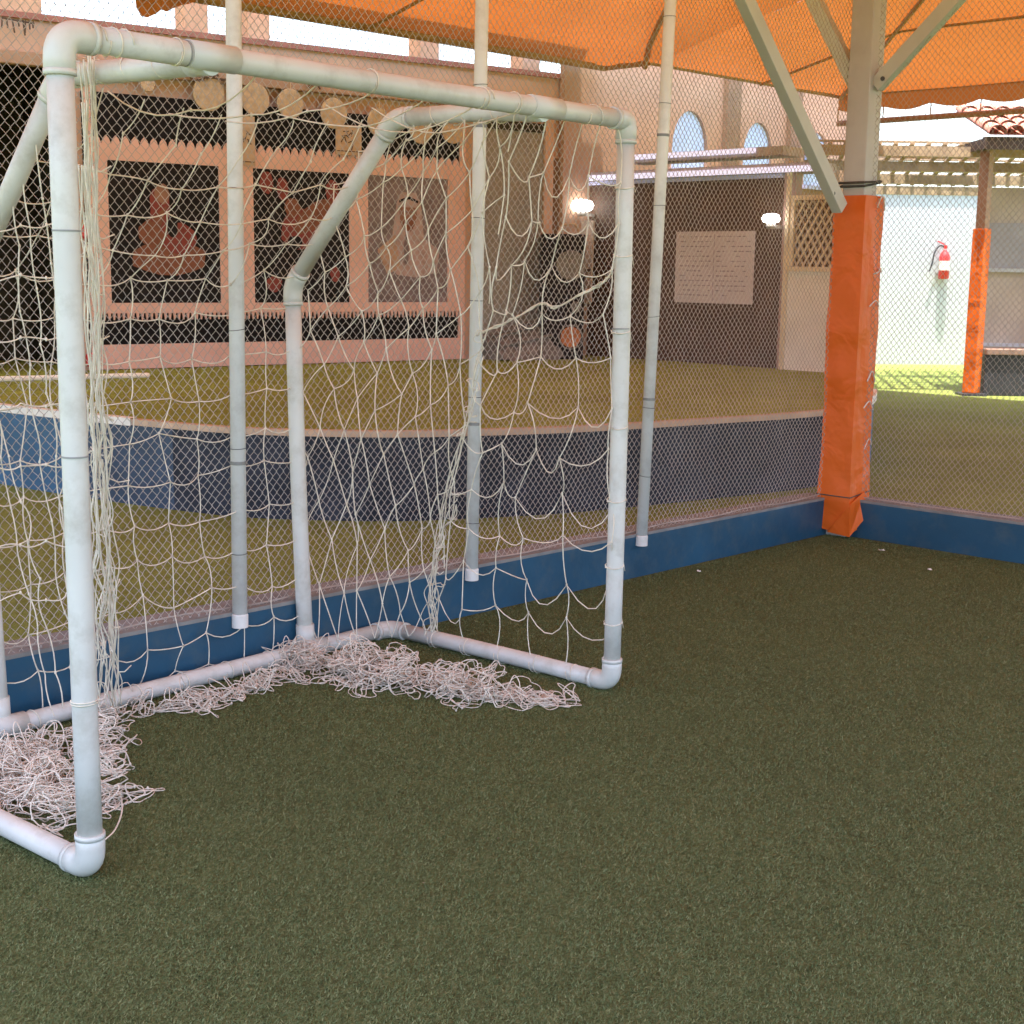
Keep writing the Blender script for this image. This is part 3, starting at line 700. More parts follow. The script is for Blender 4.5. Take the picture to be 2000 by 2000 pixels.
# ------------------------------------------------------------------ facade with display board
W0 = gz(188, 724, SZ); W1 = gz(904, 702, SZ); wd = nrm((W1-W0)*V(1, 1, 0)); wn = V(wd[1], -wd[0], 0)   # wn faces the court
if wn[1] > 0: wn = -wn
def wu(x, y): q = vp(W0, wn, x, y); return (q-W0)@wd, q[2]
def WP(u, z, o=0): return W0*V(1, 1, 0)+wd*u+wn*o+Z*z
bld = empty('school_building', WP(1.5, 0, -.2), 'peach plastered building wall with a red coping behind the stage', 'building')
UL, UR = -6.5, wu(1118, 400)[0]
zo = 3.16
uo0, uo1 = wu(-160, 300)[0], wu(152, 300)[0]
WB = -.06                                             # wall face just behind the board
m = MB()
m.box(WP(uo1, SZ-.1, WB-.3), wd*(UR-uo1), wn*.3, Z*(zo-SZ+.1)); m.box(WP(UL, SZ-.1, WB-.3), wd*(uo0-UL), wn*.3, Z*(zo-SZ+.1))
m.box(WP(UL, zo, WB-.3), wd*(UR-UL), wn*.3, Z*(3.44-zo)); m.build('wall', M['wall'], bld)
m = MB(); m.box(WP(UL, 3.44, WB-.32), wd*(UR-UL), wn*.36, Z*.05); m.build('coping', M['red_edge'], bld)
m = MB(); ut = wu(86, 20)[0]; m.box(WP(UL, 3.492, WB-.30), wd*(ut-UL), wn*.30, Z*1.40); m.build('upper_wall', M['wall'], bld)
m = MB(); m.box(WP(UL, 3.06, WB), wd*(UR-UL+.0), wn*.10, Z*.11); m.build('beam', M['wall2'], bld, bevel=.01)
m = MB(); m.box(WP(uo0-.1, -.1, WB-1.6), wd*(uo1-uo0+.2), wn*.04, Z*(zo+.2)); m.box(WP(uo0-.1, zo, WB-1.6), wd*(uo1-uo0+.2), wn*1.3, Z*.06)
for u in (uo0-.1, uo1+.04): m.box(WP(u, -.1, WB-1.56), wd*.06, wn*1.26, Z*(zo+.1))
m.box(WP(uo0-.04, SZ-.12, WB-1.56), wd*(uo1-uo0+.08), wn*1.62, Z*.10)
m.build('dark_doorway', M['dark'], bld)
m = MB(); e_ = lambda a: V(1.885, 7.815, 0)+A*a+B*-5.75+Z*4.5
m.poly([WP(UL, 4.5, WB-3.0), WP(UR, 4.5, WB-3.0), WP(UR, 4.5, WB+.1), e_(4.2), e_(-9.0)], Z, .03); m.build('roof_sheet', M['sheet'], bld)  # unseen sheet added to keep direct sun off the facade and stage
m = MB(); m.box(WP(UL, -.05, WB-3.0), wd*(UR-UL), wn*.15, Z*3.49); m.build('rear_wall', M['wall'], bld)
for x in (393, 515, 850, 1050):
    u = wu(x, 60)[0]; m = MB(); m.box(WP(u-.11, 3.49, WB-.26), wd*.22, wn*.22, Z*1.0); m.build('roof_post', M['wall'], bld)
# grey doorway right of the board
ug0, ug1 = wu(932, 400)[0], wu(1062, 400)[0]
m = MB(); m.box(WP(ug0, SZ, WB), wd*(ug1-ug0), wn*.03, Z*2.35); dr = m.build('door', M['grey'], bld)
m = MB(); m.box(WP(ug0, SZ+2.35, WB), wd*(ug1-ug0), wn*.05, Z*.09); m.build('door_head', M['dark'], bld)
m = MB(); m.box(WP(ug1+.01, SZ, WB), wd*.11, wn*.06, Z*2.6); m.build('pilaster', M['wall'], bld)
m = MB(); m.box(WP(ug1+.12, SZ, WB), wd*.14, wn*.035, Z*2.1); m.build('pilaster', M['pil'], bld)
# small ornaments (dark loops and hanging fringe) on the beam
def ornament(x, y, s, kind):
    u, z = wu(x, y); m = MB()
    if kind == 'bow':
        for sg in (-1, 1):
            m.tube([WP(u+sg*s*.55*(1-math.cos(t))*.5, z+s*.35*math.sin(t), .075) for t in np.linspace(0, 6.28, 12)], .009, 5)
            m.tube([WP(u, z, .075), WP(u+sg*s*.45, z-s*.55, .08)], .009, 5)
        m.lathe(WP(u, z, .065), wn, [(0, .02), (.02, .024), (.035, .015)], 8)
    return m
for x, y, lb in ((606, 158, 'dark ribbon bow pinned to the beam right of the first fence post'), (520, 122, 'small dark ribbon bow pinned to the beam just above the crossbar')):
    tag(ornament(x, y, .14, 'bow').build('ribbon_bow', M['ink'], origin=WP(*wu(x, y), .07)), lb, 'ribbon bow', 'ribbon bows on the beam')
for x0, x1, y0, lb in ((0, 62, 36, 'dark hanging fringe on the beam at the left edge of the picture'), (118, 250, 66, 'dark hanging fringe on the beam just right of the goal post')):
    m = MB(); u0, z0 = wu(x0, y0); u1 = wu(x1, y0)[0]
    m.tube([WP(u0, z0, .06), WP(u1, z0-.02, .06)], .008, 5)
    k = 0; u = u0
    while u < u1:
        m.tube([WP(u, z0, .06), WP(u+random.uniform(-.02, .02), z0-random.uniform(.05, .13), .065)], .007, 4); u += random.uniform(.02, .05)
    tag(m.build('fringe', M['ink'], origin=WP(u0, z0, .06)), lb, 'fringe', 'dark fringes on the beam')
m = MB(); u0, z0 = wu(265, 140); u1, z1 = wu(450, 158)
for k in range(70):
    t = k/69; c0 = WP(u0+(u1-u0)*t, z0+(z1-z0)*t+.03*math.sin(t*18)+random.uniform(-.02, .02), .07); d = nrm(rng.normal(0, 1, 3))
    m.poly([c0-d*.02, c0+np.cross(d, wn)*.012, c0+d*.02, c0-np.cross(d, wn)*.012], wn, .004)
m.tube([WP(u0, z0, .06), WP(u1, z1, .06)], .006, 5)
tag(m.build('garland', M['ink'], origin=WP(u0, z0, .06)), 'thin dark leafy garland strung along the beam above the display board', 'garland')

# display board ----------------------------------------------------
bd = empty('display_board', WP(2, SZ, .0), 'wide pink display board holding three dark pictures at the back of the stage', 'display board')
ub0, ub1 = wu(172, 500)[0], wu(906, 500)[0]
ph = [(wu(212, 450)[0], wu(428, 450)[0]), (wu(494, 450)[0], wu(681, 450)[0]), (wu(717, 450)[0], wu(873, 450)[0])]
zp0, zp1, zz1, zz0 = 1.11, 2.335, 2.47, 1.02
zb, zt = .53, 2.90
m = MB(); m.box(WP(ub0, zb, -.05), wd*(ub1-ub0), wn*.05, Z*(zt-zb)); m.build('backing_panel', M['black'], bd)
m = MB(); T = .022
def fr(u0, u1, z0, z1, t=T): m.box(WP(u0, z0, 0), wd*(u1-u0), wn*t, Z*(z1-z0))
fr(ub0, ub0+.06, zb, zt); fr(ub1-.07, ub1, zb, zt)
fr(ub0+.06, ub1-.07, zb, .745)
fr(ub0+.06, ub1-.07, zz0, zp0); fr(ub0+.06, ub1-.07, zp1, zz1)
us = [ub0+.06]+[q for p in ph for q in p]+[ub1-.07]
for i in (0, 2, 4, 6): fr(us[i], us[i+1], zp0, zp1)
m.build('frame', M['pink'], bd)
n = 44; mt_, mb_ = MB(), MB(); w_ = (ub1-ub0-.13)/n
for k in range(n):                                    # scalloped crest on the upper rail, picket teeth under the lower rail
    u = ub0+.06+(ub1-ub0-.13)*(k+.5)/n
    mt_.poly([WP(u-w_*.48, zz1, .002), WP(u+w_*.48, zz1, .002), WP(u+w_*.30, zz1+.045, .002), WP(u, zz1+.075, .002), WP(u-w_*.30, zz1+.045, .002)], wn, T-.006)
    for q in (-.25, .25):
        mb_.poly([WP(u+w_*(q-.15), zz0, .002), WP(u+w_*(q+.15), zz0, .002), WP(u+w_*(q+.05), zz0-.06, .002), WP(u+w_*(q-.05), zz0-.06, .002)], wn, T-.006)
mt_.build('scalloped_trim', M['pink'], bd); mb_.build('picket_trim', M['pink'], bd)
# pictures
def pic(k, shapes, base, label):
    u0, u1 = ph[k]; m = MB(); m.box(WP(u0, zp0, 0), wd*(u1-u0), wn*.006, Z*(zp1-zp0))
    for li, (mi, pts) in enumerate(shapes):
        m.poly([WP(u0+(u1-u0)*x, zp0+(zp1-zp0)*y, .0065+.0015*li) for x, y in pts], wn, .0012, mi)
    o = m.build('picture', [base, M['figred'], M['figrust'], M['figskin'], M['figcloth'], M['figtan'], M['figgrey'], M['figblack']], bd)
    o['label'] = label
def blob(cx, cy, rx, ry, n=14, j=.12, rot=0):
    out = []
    for i in range(n):
        t = 6.283*i/n; r_ = 1+random.uniform(-j, j); x, y = rx*r_*math.cos(t), ry*r_*math.sin(t)
        out.append((cx+x*math.cos(rot)-y*math.sin(rot), cy+x*math.sin(rot)+y*math.cos(rot)))
    return out
pic(0, [(2, blob(.52, .32, .36, .13)), (1, blob(.62, .47, .17, .12)), (2, blob(.38, .50, .14, .10)), (1, blob(.45, .68, .09, .16)), (3, blob(.47, .78, .07, .07)), (2, [(.40, .62), (.52, .70), (.42, .45), (.34, .48)]), (7, blob(.56, .55, .05, .08))],
    M['figblack'], 'dark picture with a seated figure in red')
pic(1, [(1, blob(.14, .90, .07, .08)), (1, blob(.30, .86, .06, .09)), (1, blob(.82, .86, .07, .09)), (1, blob(.48, .56, .20, .16)), (2, blob(.62, .66, .22, .10, rot=.5)), (2, blob(.40, .72, .08, .08)), (1, blob(.20, .14, .08, .06)), (1, blob(.84, .22, .05, .06)), (7, blob(.42, .46, .08, .05))],
    M['figblack'], 'dark picture with red flowers and a red bird shape')
pic(2, [(4, [(.12, .40), (.30, .52), (.36, .80), (.42, .88), (.60, .88), (.66, .78), (.70, .52), (.90, .42), (.86, .24), (.60, .20), (.36, .22)]), (5, [(.12, .42), (.34, .54), (.40, .28), (.24, .22)]), (3, blob(.50, .70, .11, .13)), (4, [(.36, .80), (.50, .90), (.64, .80), (.60, .76), (.42, .76)]), (2, blob(.50, .625, .075, .05)), (7, [(.385, .815), (.50, .85), (.62, .815), (.62, .795), (.50, .825), (.385, .795)]), (6, blob(.47, .725, .022, .007)), (6, blob(.54, .725, .022, .007)), (6, blob(.47, .42, .03, .12))],
    M['figgrey'], 'grey portrait picture of a person in a white head cloth')
for zc in (1.72, .62):
    m = MB(); c0 = WP(ub0-.02, zc, .03); m.lathe(c0-Z*.06, Z, [(0, .03), (.02, .042), (.10, .042), (.12, .025)], 12)
    m.build('red_knob', M['red'], bd)
# woven plates and cards hanging over the top strip
plates = [(285, 166, 13, 'smallest woven straw plate, leftmost of the row above the display board'), (404, 184, 31, 'large woven straw plate hanging just left of the first fence post'), (494, 194, 29, 'woven straw plate half hidden behind the first fence post'),
          (563, 203, 27, 'woven straw plate hanging above the gap between the two tan cards'), (648, 222, 28, 'woven straw plate hanging directly above the second tan card'), (737, 240, 26, 'woven straw plate partly hidden behind the right elbow of the goal'),
          (818, 255, 25, 'second woven straw plate from the right end of the row'), (880, 256, 24, 'rightmost woven straw plate beside the middle fence post')]
for x, y, r_, lb in plates:
    u, z = wu(x, y); rr = r_*np.linalg.norm(WP(u, z)-CAM)/F_PX*1.0; m = MB()
    m.lathe(WP(u, z, .03), wn, [(0, rr*.95), (.008, rr), (.016, rr*.985), (.018, rr*.93), (.017, rr*.5), (.0175, .004)], 28)
    m.tube([WP(u, z+rr*.95, .04), WP(u, z+rr+.06, .05)], .005, 5)
    tag(m.build('straw_plate', M['straw'], origin=WP(u, z, .03)), lb, 'straw plate', 'straw plates along the top of the board')
for (x0, y0, x1, y1, lb) in ((447, 225, 495, 325, 'tall tan card hanging behind the first fence post'), (652, 243, 702, 305, 'square tan card with brown marks hanging right of the woven plates')):
    u0, z1 = wu(x0, y0); u1, z0 = wu(x1, y1); m = MB(); m.box(WP(u0, z0, .03), wd*(u1-u0), wn*.012, Z*(z1-z0))
    e = empty('tan_card', WP(u0, z0, .03), lb, 'card', 'tan cards over the board'); m.build('sheet', M['card'], e)
    m = MB(); uc, zc, s = (u0+u1)/2, (z0+z1)/2, (u1-u0)/2
    for k in range(9):
        c0 = (uc+random.uniform(-.55, .55)*s, zc+random.uniform(-.5, .7)*s); t = random.uniform(0, 3.1)
        m.bar(WP(c0[0]-.03*math.cos(t), c0[1]-.03*math.sin(t), .0445), WP(c0[0]+.03*math.cos(t), c0[1]+.03*math.sin(t), .0445), .009, .003, up=wn)
    m.bar(WP(u0+.01, z0+.035, .0445), WP(u1-.01, z0+.035, .0445), .008, .003, up=wn)
    m.build('marks', M['ink'], e)

# grey covered heap in front of the grey door
hp = [wu(938, 705), wu(1056, 700)]
m = MB(); P = np.zeros((14, 16, 3))
for i in range(14):
    for j in range(16):
        t = j/15; u = hp[0][0]+(hp[1][0]-hp[0][0])*t; top = SZ+.22+.20*t
        prof = i/13
        z = SZ+(top-SZ)*min(1, (1-prof)*1.9)**.8 if prof > .0 else top
        P[i, j] = WP(u, max(SZ, z)+.02*math.sin(j*1.9+i)+rng.normal(0, .008), .03+.42*prof)
m.grid(P[::-1])
for s_ in (0, -1):
    pass
m.poly([P[i, 0] for i in range(14)]+[WP(hp[0][0], SZ, .03)], -wd, .01); m.poly([P[i, 15] for i in range(14)]+[WP(hp[1][0], SZ, .03)], wd, .01)
for q in (.25, .5, .72):
    m.tube([WP(hp[0][0]+(hp[1][0]-hp[0][0])*t, SZ+(.22+.20*t)*min(1, (1-q)*1.9)**.8+.02, .05+.42*q) for t in np.linspace(0, 1, 10)], .018, 6)
tag(m.build('covered_stack', M['tarp_grey'], smooth=False, origin=WP(hp[0][0], SZ, .2)), 'low stack of folded grey sheets against the grey door', 'stack')

# loudspeaker --------------------------------------------------------
sb = gz(1097, 702, SZ); fx = nrm(V(.93, -.10, 0)); fn = V(fx[1], -fx[0], 0); fn = fn if fn[1] < 0 else -fn
fn = nrm(V(.05, -1, 0)); fx = V(-fn[1], fn[0], 0); fx = fx if fx[0] > 0 else -fx
sp = empty('loudspeaker', sb, 'tall black loudspeaker tower with a bright orange cone on the stage', 'loudspeaker')
sw, sh, sd_ = .45, 1.30, .42
m = MB(); m.box(sb-fx*sw/2-fn*sd_, fx*sw, fn*sd_, Z*sh); m.build('cabinet', M['speaker'], sp, bevel=.015)
def cone(dx, z, r_, mt, name):
    m = MB(); m.lathe(sb+fx*dx+Z*z+fn*.0005, fn, [(0, r_*1.14), (.014, r_*1.14), (.018, r_*1.02), (.014, r_*.98), (.006, r_*.42), (.012, r_*.36), (.018, r_*.2), (.02, .004)], 24); return m.build(name, mt, sp)
cone(.08, .98, .135, M['ring'], 'woofer'); cone(.14, .55, .05, M['ring'], 'tweeter'); cone(.09, .235, .095, M['orangecone'], 'woofer')
m = MB(); m.tube([sb+fx*(.09+.125*math.cos(t))+Z*(.235+.125*math.sin(t))+fn*.008 for t in np.linspace(0, 6.283, 30)], .007, 5); m.build('cone_ring', M['ring'], sp)
m = MB(); m.tube(smoothpath([sb+fx*(-.05)+Z*sh-fn*.2, sb+fx*.0+Z*(sh+.09)-fn*.2, sb+fx*.13+Z*(sh+.10)-fn*.2, sb+fx*.18+Z*sh-fn*.2], 5), .016, 6); m.build('handle', M['card'], sp)

# ------------------------------------------------------------------ brown partition with slab roof
q1 = gz(1522, 720, SZ)
def bu(x, y): q = vp(q1, A, x, y); return (q-q1)@B, q[2]
def BP(u, z, o=0): return q1*V(1, 1, 0)+B*u-A*o+Z*z    # +o towards the camera
part = empty('brown_partition', BP(-1, SZ, 0), 'dark brown partition wall with layered grey slab roof on the stage', 'partition')
ul = bu(1143, 500)[0]; ur = bu(1522, 600)[0]
m = MB(); m.box(BP(ul, SZ-.1, -.12), B*(ur-ul), -A*.12, Z*(2.36-SZ+.1)); m.build('panel', M['brown'], part)
m = MB(); m.box(BP(ur+.002, SZ, -.10), B*.13, -A*.11, Z*1.92); m.build('end_pilaster', M['pinkwall'], part)
us0, us1 = bu(1168, 338)[0], bu(1606, 330)[0]
m = MB(); m.box(BP(us0, 2.402, -.25), B*(us1-us0), -A*.37, Z*.085); m.build('roof_slab', M['slab'], part)
m = MB(); m.box(BP(us0-.01, 2.400, .122), B*(us1-us0+.02), -A*.02, Z*.055); m.build('light_strip', M['led'], part)  # lower slab edge made self-lit so it stays blue-white under the canopy
ut0, ut1 = bu(1240, 305)[0]-.1, bu(1535, 318)[0]
m = MB(); m.box(BP(ut0, 2.57, -.30), B*(ut1-ut0), -A*.36, Z*.085); m.build('roof_slab', M['slab'], part)
m = MB(); m.box(BP(ut0-.01, 2.60, .062), B*(ut1-ut0-.3), -A*.02, Z*.05); m.build('light_strip', M['led'], part)  # upper slab edge with the same added glow
m = MB(); m.box(BP(ul-.0, 2.36, -.10), B*(ur-ul), -A*.14, Z*.038); m.build('head_rail', M['fascia'], part)
# notice sheet
nt_ = empty('notice_sheet', BP(*bu(1395, 520), .01), 'large pale notice sheet with faint printed rows on the brown partition', 'notice')
n0, nz0 = bu(1318, 590); n1, nz1 = bu(1476, 451)
m = MB(); m.box(BP(n0, nz0, .002), B*(n1-n0), -A*.008, Z*(nz1-nz0)); m.build('sheet', M['paper'], nt_)
m = MB()
for c_ in range(2):
    for r_ in range(13):
        u = n0+(n1-n0)*(.06+.47*c_); z = nz1-(nz1-nz0)*(.08+.068*r_)
        while u < n0+(n1-n0)*(.44+.48*c_):
            l_ = random.uniform(.02, .07)
            if random.random() < .75: m.box(BP(u, z, .0105), B*l_, -A*.0015, Z*.010)
            u += l_+.02
m.box(BP((n0+n1)/2-.004, nz0+.03, .0105), B*.006, -A*.0015, Z*(nz1-nz0-.06)); m.build('printed_rows', M['paperink'], nt_)
# lamps
def lamp(x, y, r_, lb):
    u, z = bu(x, y); c0 = BP(u, z, .20)
    e = empty('wall_lamp', c0, lb, 'lamp', 'lamps on the brown partition')
    m = MB(); m.lathe(c0-Z*r_*.62, Z, [(0, r_*.6), (r_*.18, r_*1.0), (r_*.62, r_*1.22), (r_*1.05, r_*1.0), (r_*1.22, r_*.6), (r_*1.26, .005)], 20); m.build('globe', M['lamp'], e, smooth=True)
    m = MB(); m.lathe(c0-Z*(r_*.62+.05), Z, [(0, .03), (.02, .05), (.05, r_*.5)], 16); m.bar(c0-Z*(r_*.62+.03), c0-Z*(r_*.62+.03)+A*.19, .03, .03); m.build('bracket', M['column'], e)
lamp(1161, 403, .105, 'bright oval lamp glowing above the printed banner, beside the right goal post'); lamp(1529, 428, .075, 'small glowing lamp at the right end of the brown partition')
u0, z1 = bu(1146, 432); u1, z0 = bu(1166, 600)
m = MB(); m.poly([BP(u0-.02, z1, .10), BP(u1+.03, z1, .10), BP(u1+.01, z0+.06, .10), BP(u0+.09, z0, .10), BP(u0+.03, z0+.08, .10)], -A, .03)
bn = empty('hanging_banner', BP(u0, z0, .1), 'narrow speckled banner hanging below the bright oval lamp', 'banner')
m.build('cloth', M['banner'], bn)
m = MB(); zc = bu(1155, 531)[1]; m.box(BP(u0-.01, zc, .095), B*(u1-u0+.02), -A*.045, Z*.03); m.build('strap', M['ink'], bn)

# ------------------------------------------------------------------ cream screen wall with lattice
sc = empty('lattice_screen', BP(ur+.5, SZ, .05), 'cream screen wall with a wooden lattice top left of the orange pillar', 'screen')
s0 = ur+.135; s1 = bu(1690, 600)[0]
zl0, zl1 = bu(1560, 526)[1], bu(1560, 388)[1]
m = MB(); m.box(BP(s0, SZ-.1, -.02), B*(s1-s0), -A*.10, Z*(zl0-SZ+.1)); m.build('panel', M['screen'], sc)
m = MB(); m.box(BP(s0, zl0, -.01), B*(s1-s0), -A*.012, Z*(zl1-zl0)); m.build('backing', M['lattback'], sc)
m = MB()
for z in (zl0, zl1): m.box(BP(s0, z-.02, .075), B*(s1-s0), -A*.03, Z*.045)
for u in (s0, s1-.05): m.box(BP(u, zl0+.03, .072), B*.05, -A*.028, Z*(zl1-zl0-.05))
m.build('lattice_frame', M['lattice'], sc)
m = MB(); Hh = zl1-zl0-.06; st = .075
for k in range(-int(Hh/st)-1, int((s1-s0)/st)+1):
    for dr_ in (1, -1):
        ua = s0+k*st; za, zb_ = zl0+.025, zl1-.025; a_, b_ = (ua, ua+Hh*.62) if dr_ > 0 else (ua+Hh*.62, ua)
        lo, hi = s0+.03, s1-.03
        p, q = V(a_, za), V(b_, zb_)
        tt = [0, 1]
        if p[0] != q[0]:
            t1, t2 = sorted(((lo-p[0])/(q[0]-p[0]), (hi-p[0])/(q[0]-p[0]))); tt = [max(0, t1), min(1, t2)]
        if tt[1]-tt[0] > .05:
            pa, pb = p+(q-p)*tt[0], p+(q-p)*tt[1]
            m.bar(BP(pa[0], pa[1], .055+.012*dr_), BP(pb[0], pb[1], .055+.012*dr_), .018, .010, up=A)
m.build('lattice', M['lattice'], sc)
m = MB(); m.box(BP(s0-.04, SZ, .082), B*.04, -A*.03, Z*(zl1-SZ+.35)); m.build('edge_post', M['lattice'], sc)

# ------------------------------------------------------------------ peach arch wall behind
AW = V(.6, 15.5, 0)
def AP(u, z, o=0): return AW+A*u+B*o+Z*z
arch = empty('arched_wall', AP(3, 0), 'peach wall with arched openings and brown pilasters above the partition', 'wall')
ops = [(1.70, 2.38, 2.62, 3.30), (3.11, 3.73, 2.60, 3.28), (4.46, 5.06, 2.58, 3.26)]
def archpts(u0, u1, z0, zt, n=12):
    c0 = (u0+u1)/2; r_ = (u1-u0)/2; zs = zt-r_*1.35
    return [(u1-0, z0)]+[(c0+r_*math.cos(t), zs+r_*1.35*math.sin(t)) for t in np.linspace(0, math.pi, n)]+[(u0, z0)]
m = MB(); uL, uR, zB, zT = -.15, 5.62, SZ-.1, 4.3; prev = uL; th = .07
def wallbox(u0, u1, z0, z1): m.box(AP(u0, z0, -th), A*(u1-u0), B*th, Z*(z1-z0))
for (u0, u1, z0, zt) in ops:
    wallbox(prev, u0, zB, zT); wallbox(u0, u1, zB, z0); prev = u1
    ap = archpts(u0, u1, z0, zt)[1:-1]
    for i in range(len(ap)-1):
        (x0, y0), (x1, y1) = ap[i], ap[i+1]
        m.poly([AP(x0, y0, 0), AP(x0, zT, 0), AP(x1, zT, 0), AP(x1, y1, 0)], -B, th)
wallbox(prev, uR, zB, zT)
m.build('wall', M['wall2'], arch)
for (u0, u1, z0, zt) in ops:
    m = MB(); m.poly([AP(u, z, -.05) for u, z in archpts(u0-.01, u1+.01, z0-.01, zt+.01)], B, .008); m.build('window_pane', M['pane'], arch)
    m = MB(); m.box(AP(u0-.03, z0-.05, .001), A*(u1-u0+.06), B*.06, Z*.05); m.build('window_sill', M['fascia'], arch)
for u0, u1 in ((2.66, 2.93), (4.02, 4.26)):
    m = MB(); m.box(AP(u0, SZ, .0015), A*(u1-u0), B*.07, Z*(zT-SZ)); m.build('pilaster', M['pil'], arch)

# ------------------------------------------------------------------ far right: white wall, extinguisher, pergola, kiosk
fw0, fw1 = gz(1690, 711, 0), gz(1895, 713, 0); fd = nrm(fw1-fw0); fnn = V(fd[1], -fd[0], 0)
fw = empty('boundary_wall', fw0, 'bright white boundary wall beyond the court, carrying a fire extinguisher', 'wall')
m = MB(); m.box(fw0-fd*2.5-Z*.1-fnn*.2, fd*9, fnn*.2, Z*2.85); m.build('wall', M['white'], fw)
m = MB(); m.box(fw0-fd*2.5+Z*2.75-fnn*.22, fd*9, fnn*.26, Z*.07); m.build('coping', M['white'], fw)
def FP(x, y, o=0): return vp(fw0, fnn, x, y)+fnn*o
# fire extinguisher
xt = FP(1838, 545, .10); k = 1.0
ex = empty('fire_extinguisher', xt, 'red fire extinguisher with a black hose hung on the white wall', 'fire extinguisher')
m = MB(); m.lathe(xt+Z*0, Z, [(0, .070), (.015, .085), (.36, .085), (.42, .06), (.45, .03), (.47, .03)], 18); m.build('cylinder', M['red'], ex, smooth=True)
m = MB(); m.lathe(xt+Z*.14, Z, [(0, .0852), (0, .0865), (.15, .0865), (.15, .0852)], 18); m.build('label_band', M['redlabel'], ex)
m = MB(); m.bar(xt+Z*.48, xt+Z*.54, .05, .04); m.bar(xt+Z*.55-fd*.02, xt+Z*.60-fd*.13, .03, .02); m.build('valve', M['red'], ex)
m = MB(); m.tube(smoothpath([xt+Z*.50, xt+Z*.53-fd*.09, xt+Z*.42-fd*.17, xt+Z*.25-fd*.20, xt+Z*.12-fd*.24], 5), .014, 7); m.build('hose', M['hose'], ex)
m = MB(); m.box(xt-fnn*.10+Z*.20-fd*.05, fd*.10, fnn*.02, Z*.12); m.bar(xt-fnn*.09+Z*.26, xt-fnn*.03+Z*.26, .03, .03); m.build('wall_bracket', M['hose'], ex)
# pergola
pg = empty('pergola', V(6, 20, 3), 'slatted brown timber pergola in front of the white wall', 'pergola')
pz = 2.98
m = MB(); px0, px1, py0, py1 = 3.6, 10.5, 17.6, 21.2
def pzz(y): return 3.0-.075*(y-17.6)
for y in (17.6, 18.8, 20.0, 21.1): m.bar(V(px0, y, pzz(y)-.07), V(px1, y+.15, pzz(y)-.07), .09, .12)
m.build('beam', M['pergola'], pg)
m = MB(); x = px0
while x < px1:
    m.bar(V(x, py0, pzz(py0)+.02), V(x+.6, py1, pzz(py1)+.02), .055, .02); x += .20
y = py0
m.build('slats', M['pergola'], pg)
m = MB(); y = py0+.1
while y < py1:
    m.bar(V(px0, y, pzz(y)+.055), V(px1, y+.1, pzz(y)+.055), .09, .02); y += .34
m.build('cross_slats', M['pergola'], pg)
ridge = [gz(1712, 302, 3.05), gz(1860, 291, 3.18), gz(1916, 300, 3.10)]
m = MB(); m.poly([ridge[0], ridge[1], ridge[2], ridge[2]-Z*.10, ridge[1]-Z*.16, ridge[0]-Z*.08], V(0, 1, 0), .05); m.build('fascia_board', M['pergola'], pg)
for p in ((3.7, 21.1), (8.6, 21.1)): 
    m = MB(); m.bar(V(*p, 0), V(*p, pzz(21.1)-.14), .1, .1); m.build('post', M['pergola'], pg)
# second padded post + kiosk
k0 = gz(1896, 772, 0)
kp = empty('kiosk_post', k0, 'far tan post with its lower half wrapped in orange, beside the kiosk', 'post')
m = MB(); w = .06; m.box(k0-A*w-B*w, A*2*w, B*2*w, Z*2.92); m.build('shaft', M['post'], kp, bevel=.005)
m = MB(); w = .082; m.box(k0-A*w-B*w+Z*.03, A*2*w, B*2*w, Z*1.98); m.build('orange_wrap', M['pad'], kp, bevel=.012)
m = MB(); m.box(k0-V(.15, .15, 0), V(.3, 0, 0), V(0, .3, 0), Z*.028); m.build('base_plate', M['bolt'], kp)
ks = empty('kiosk', k0+V(1.2, .3, 0), 'small kiosk with a clay tile roof, beige wall and dark counter at the right edge', 'kiosk')
m = MB(); m.box(k0+V(.13, -.05, 0), V(2.6, 0, 0), V(0, .6, 0), Z*.50); m.build('counter', M['counter'], ks, bevel=.01)
m = MB(); m.box(k0+V(.13, -.09, .502), V(2.6, 0, 0), V(0, .68, 0), Z*.07); m.build('counter_top', M['ctop'], ks, bevel=.008)
m = MB(); m.box(k0+V(.13, .55, .575), V(2.6, 0, 0), V(0, .1, 0), Z*1.95); kw = m.build('wall', M['kwall'], ks)
m = MB(); m.box(k0+V(.135, .535, 1.55), V(2.55, 0, 0), V(0, .012, 0), Z*.55); m.build('window_band', M['kwin'], ks)
m = MB(); m.box(k0+V(.135, .50, 1.50), V(2.55, 0, 0), V(0, .048, 0), Z*.045); m.box(k0+V(.2, .50, .578), V(.62, 0, 0), V(0, .048, 0), Z*.04); m.build('ledge', M['white'], ks)
m = MB(); m.box(k0+V(.90, .42, .575), V(.09, 0, 0), V(0, .12, 0), Z*2.2); m.build('post', M['post'], ks)
m = MB(); m.box(k0+V(-.12, -.25, 2.925), V(3.0, 0, 0), V(0, .10, 0), Z*.14); m.box(k0+V(-.12, -.14, 2.93), V(.1, 0, 0), V(0, 1.1, 0), Z*.12); m.build('roof_beam', M['fasciab'], ks)
m = MB(); nx = 13
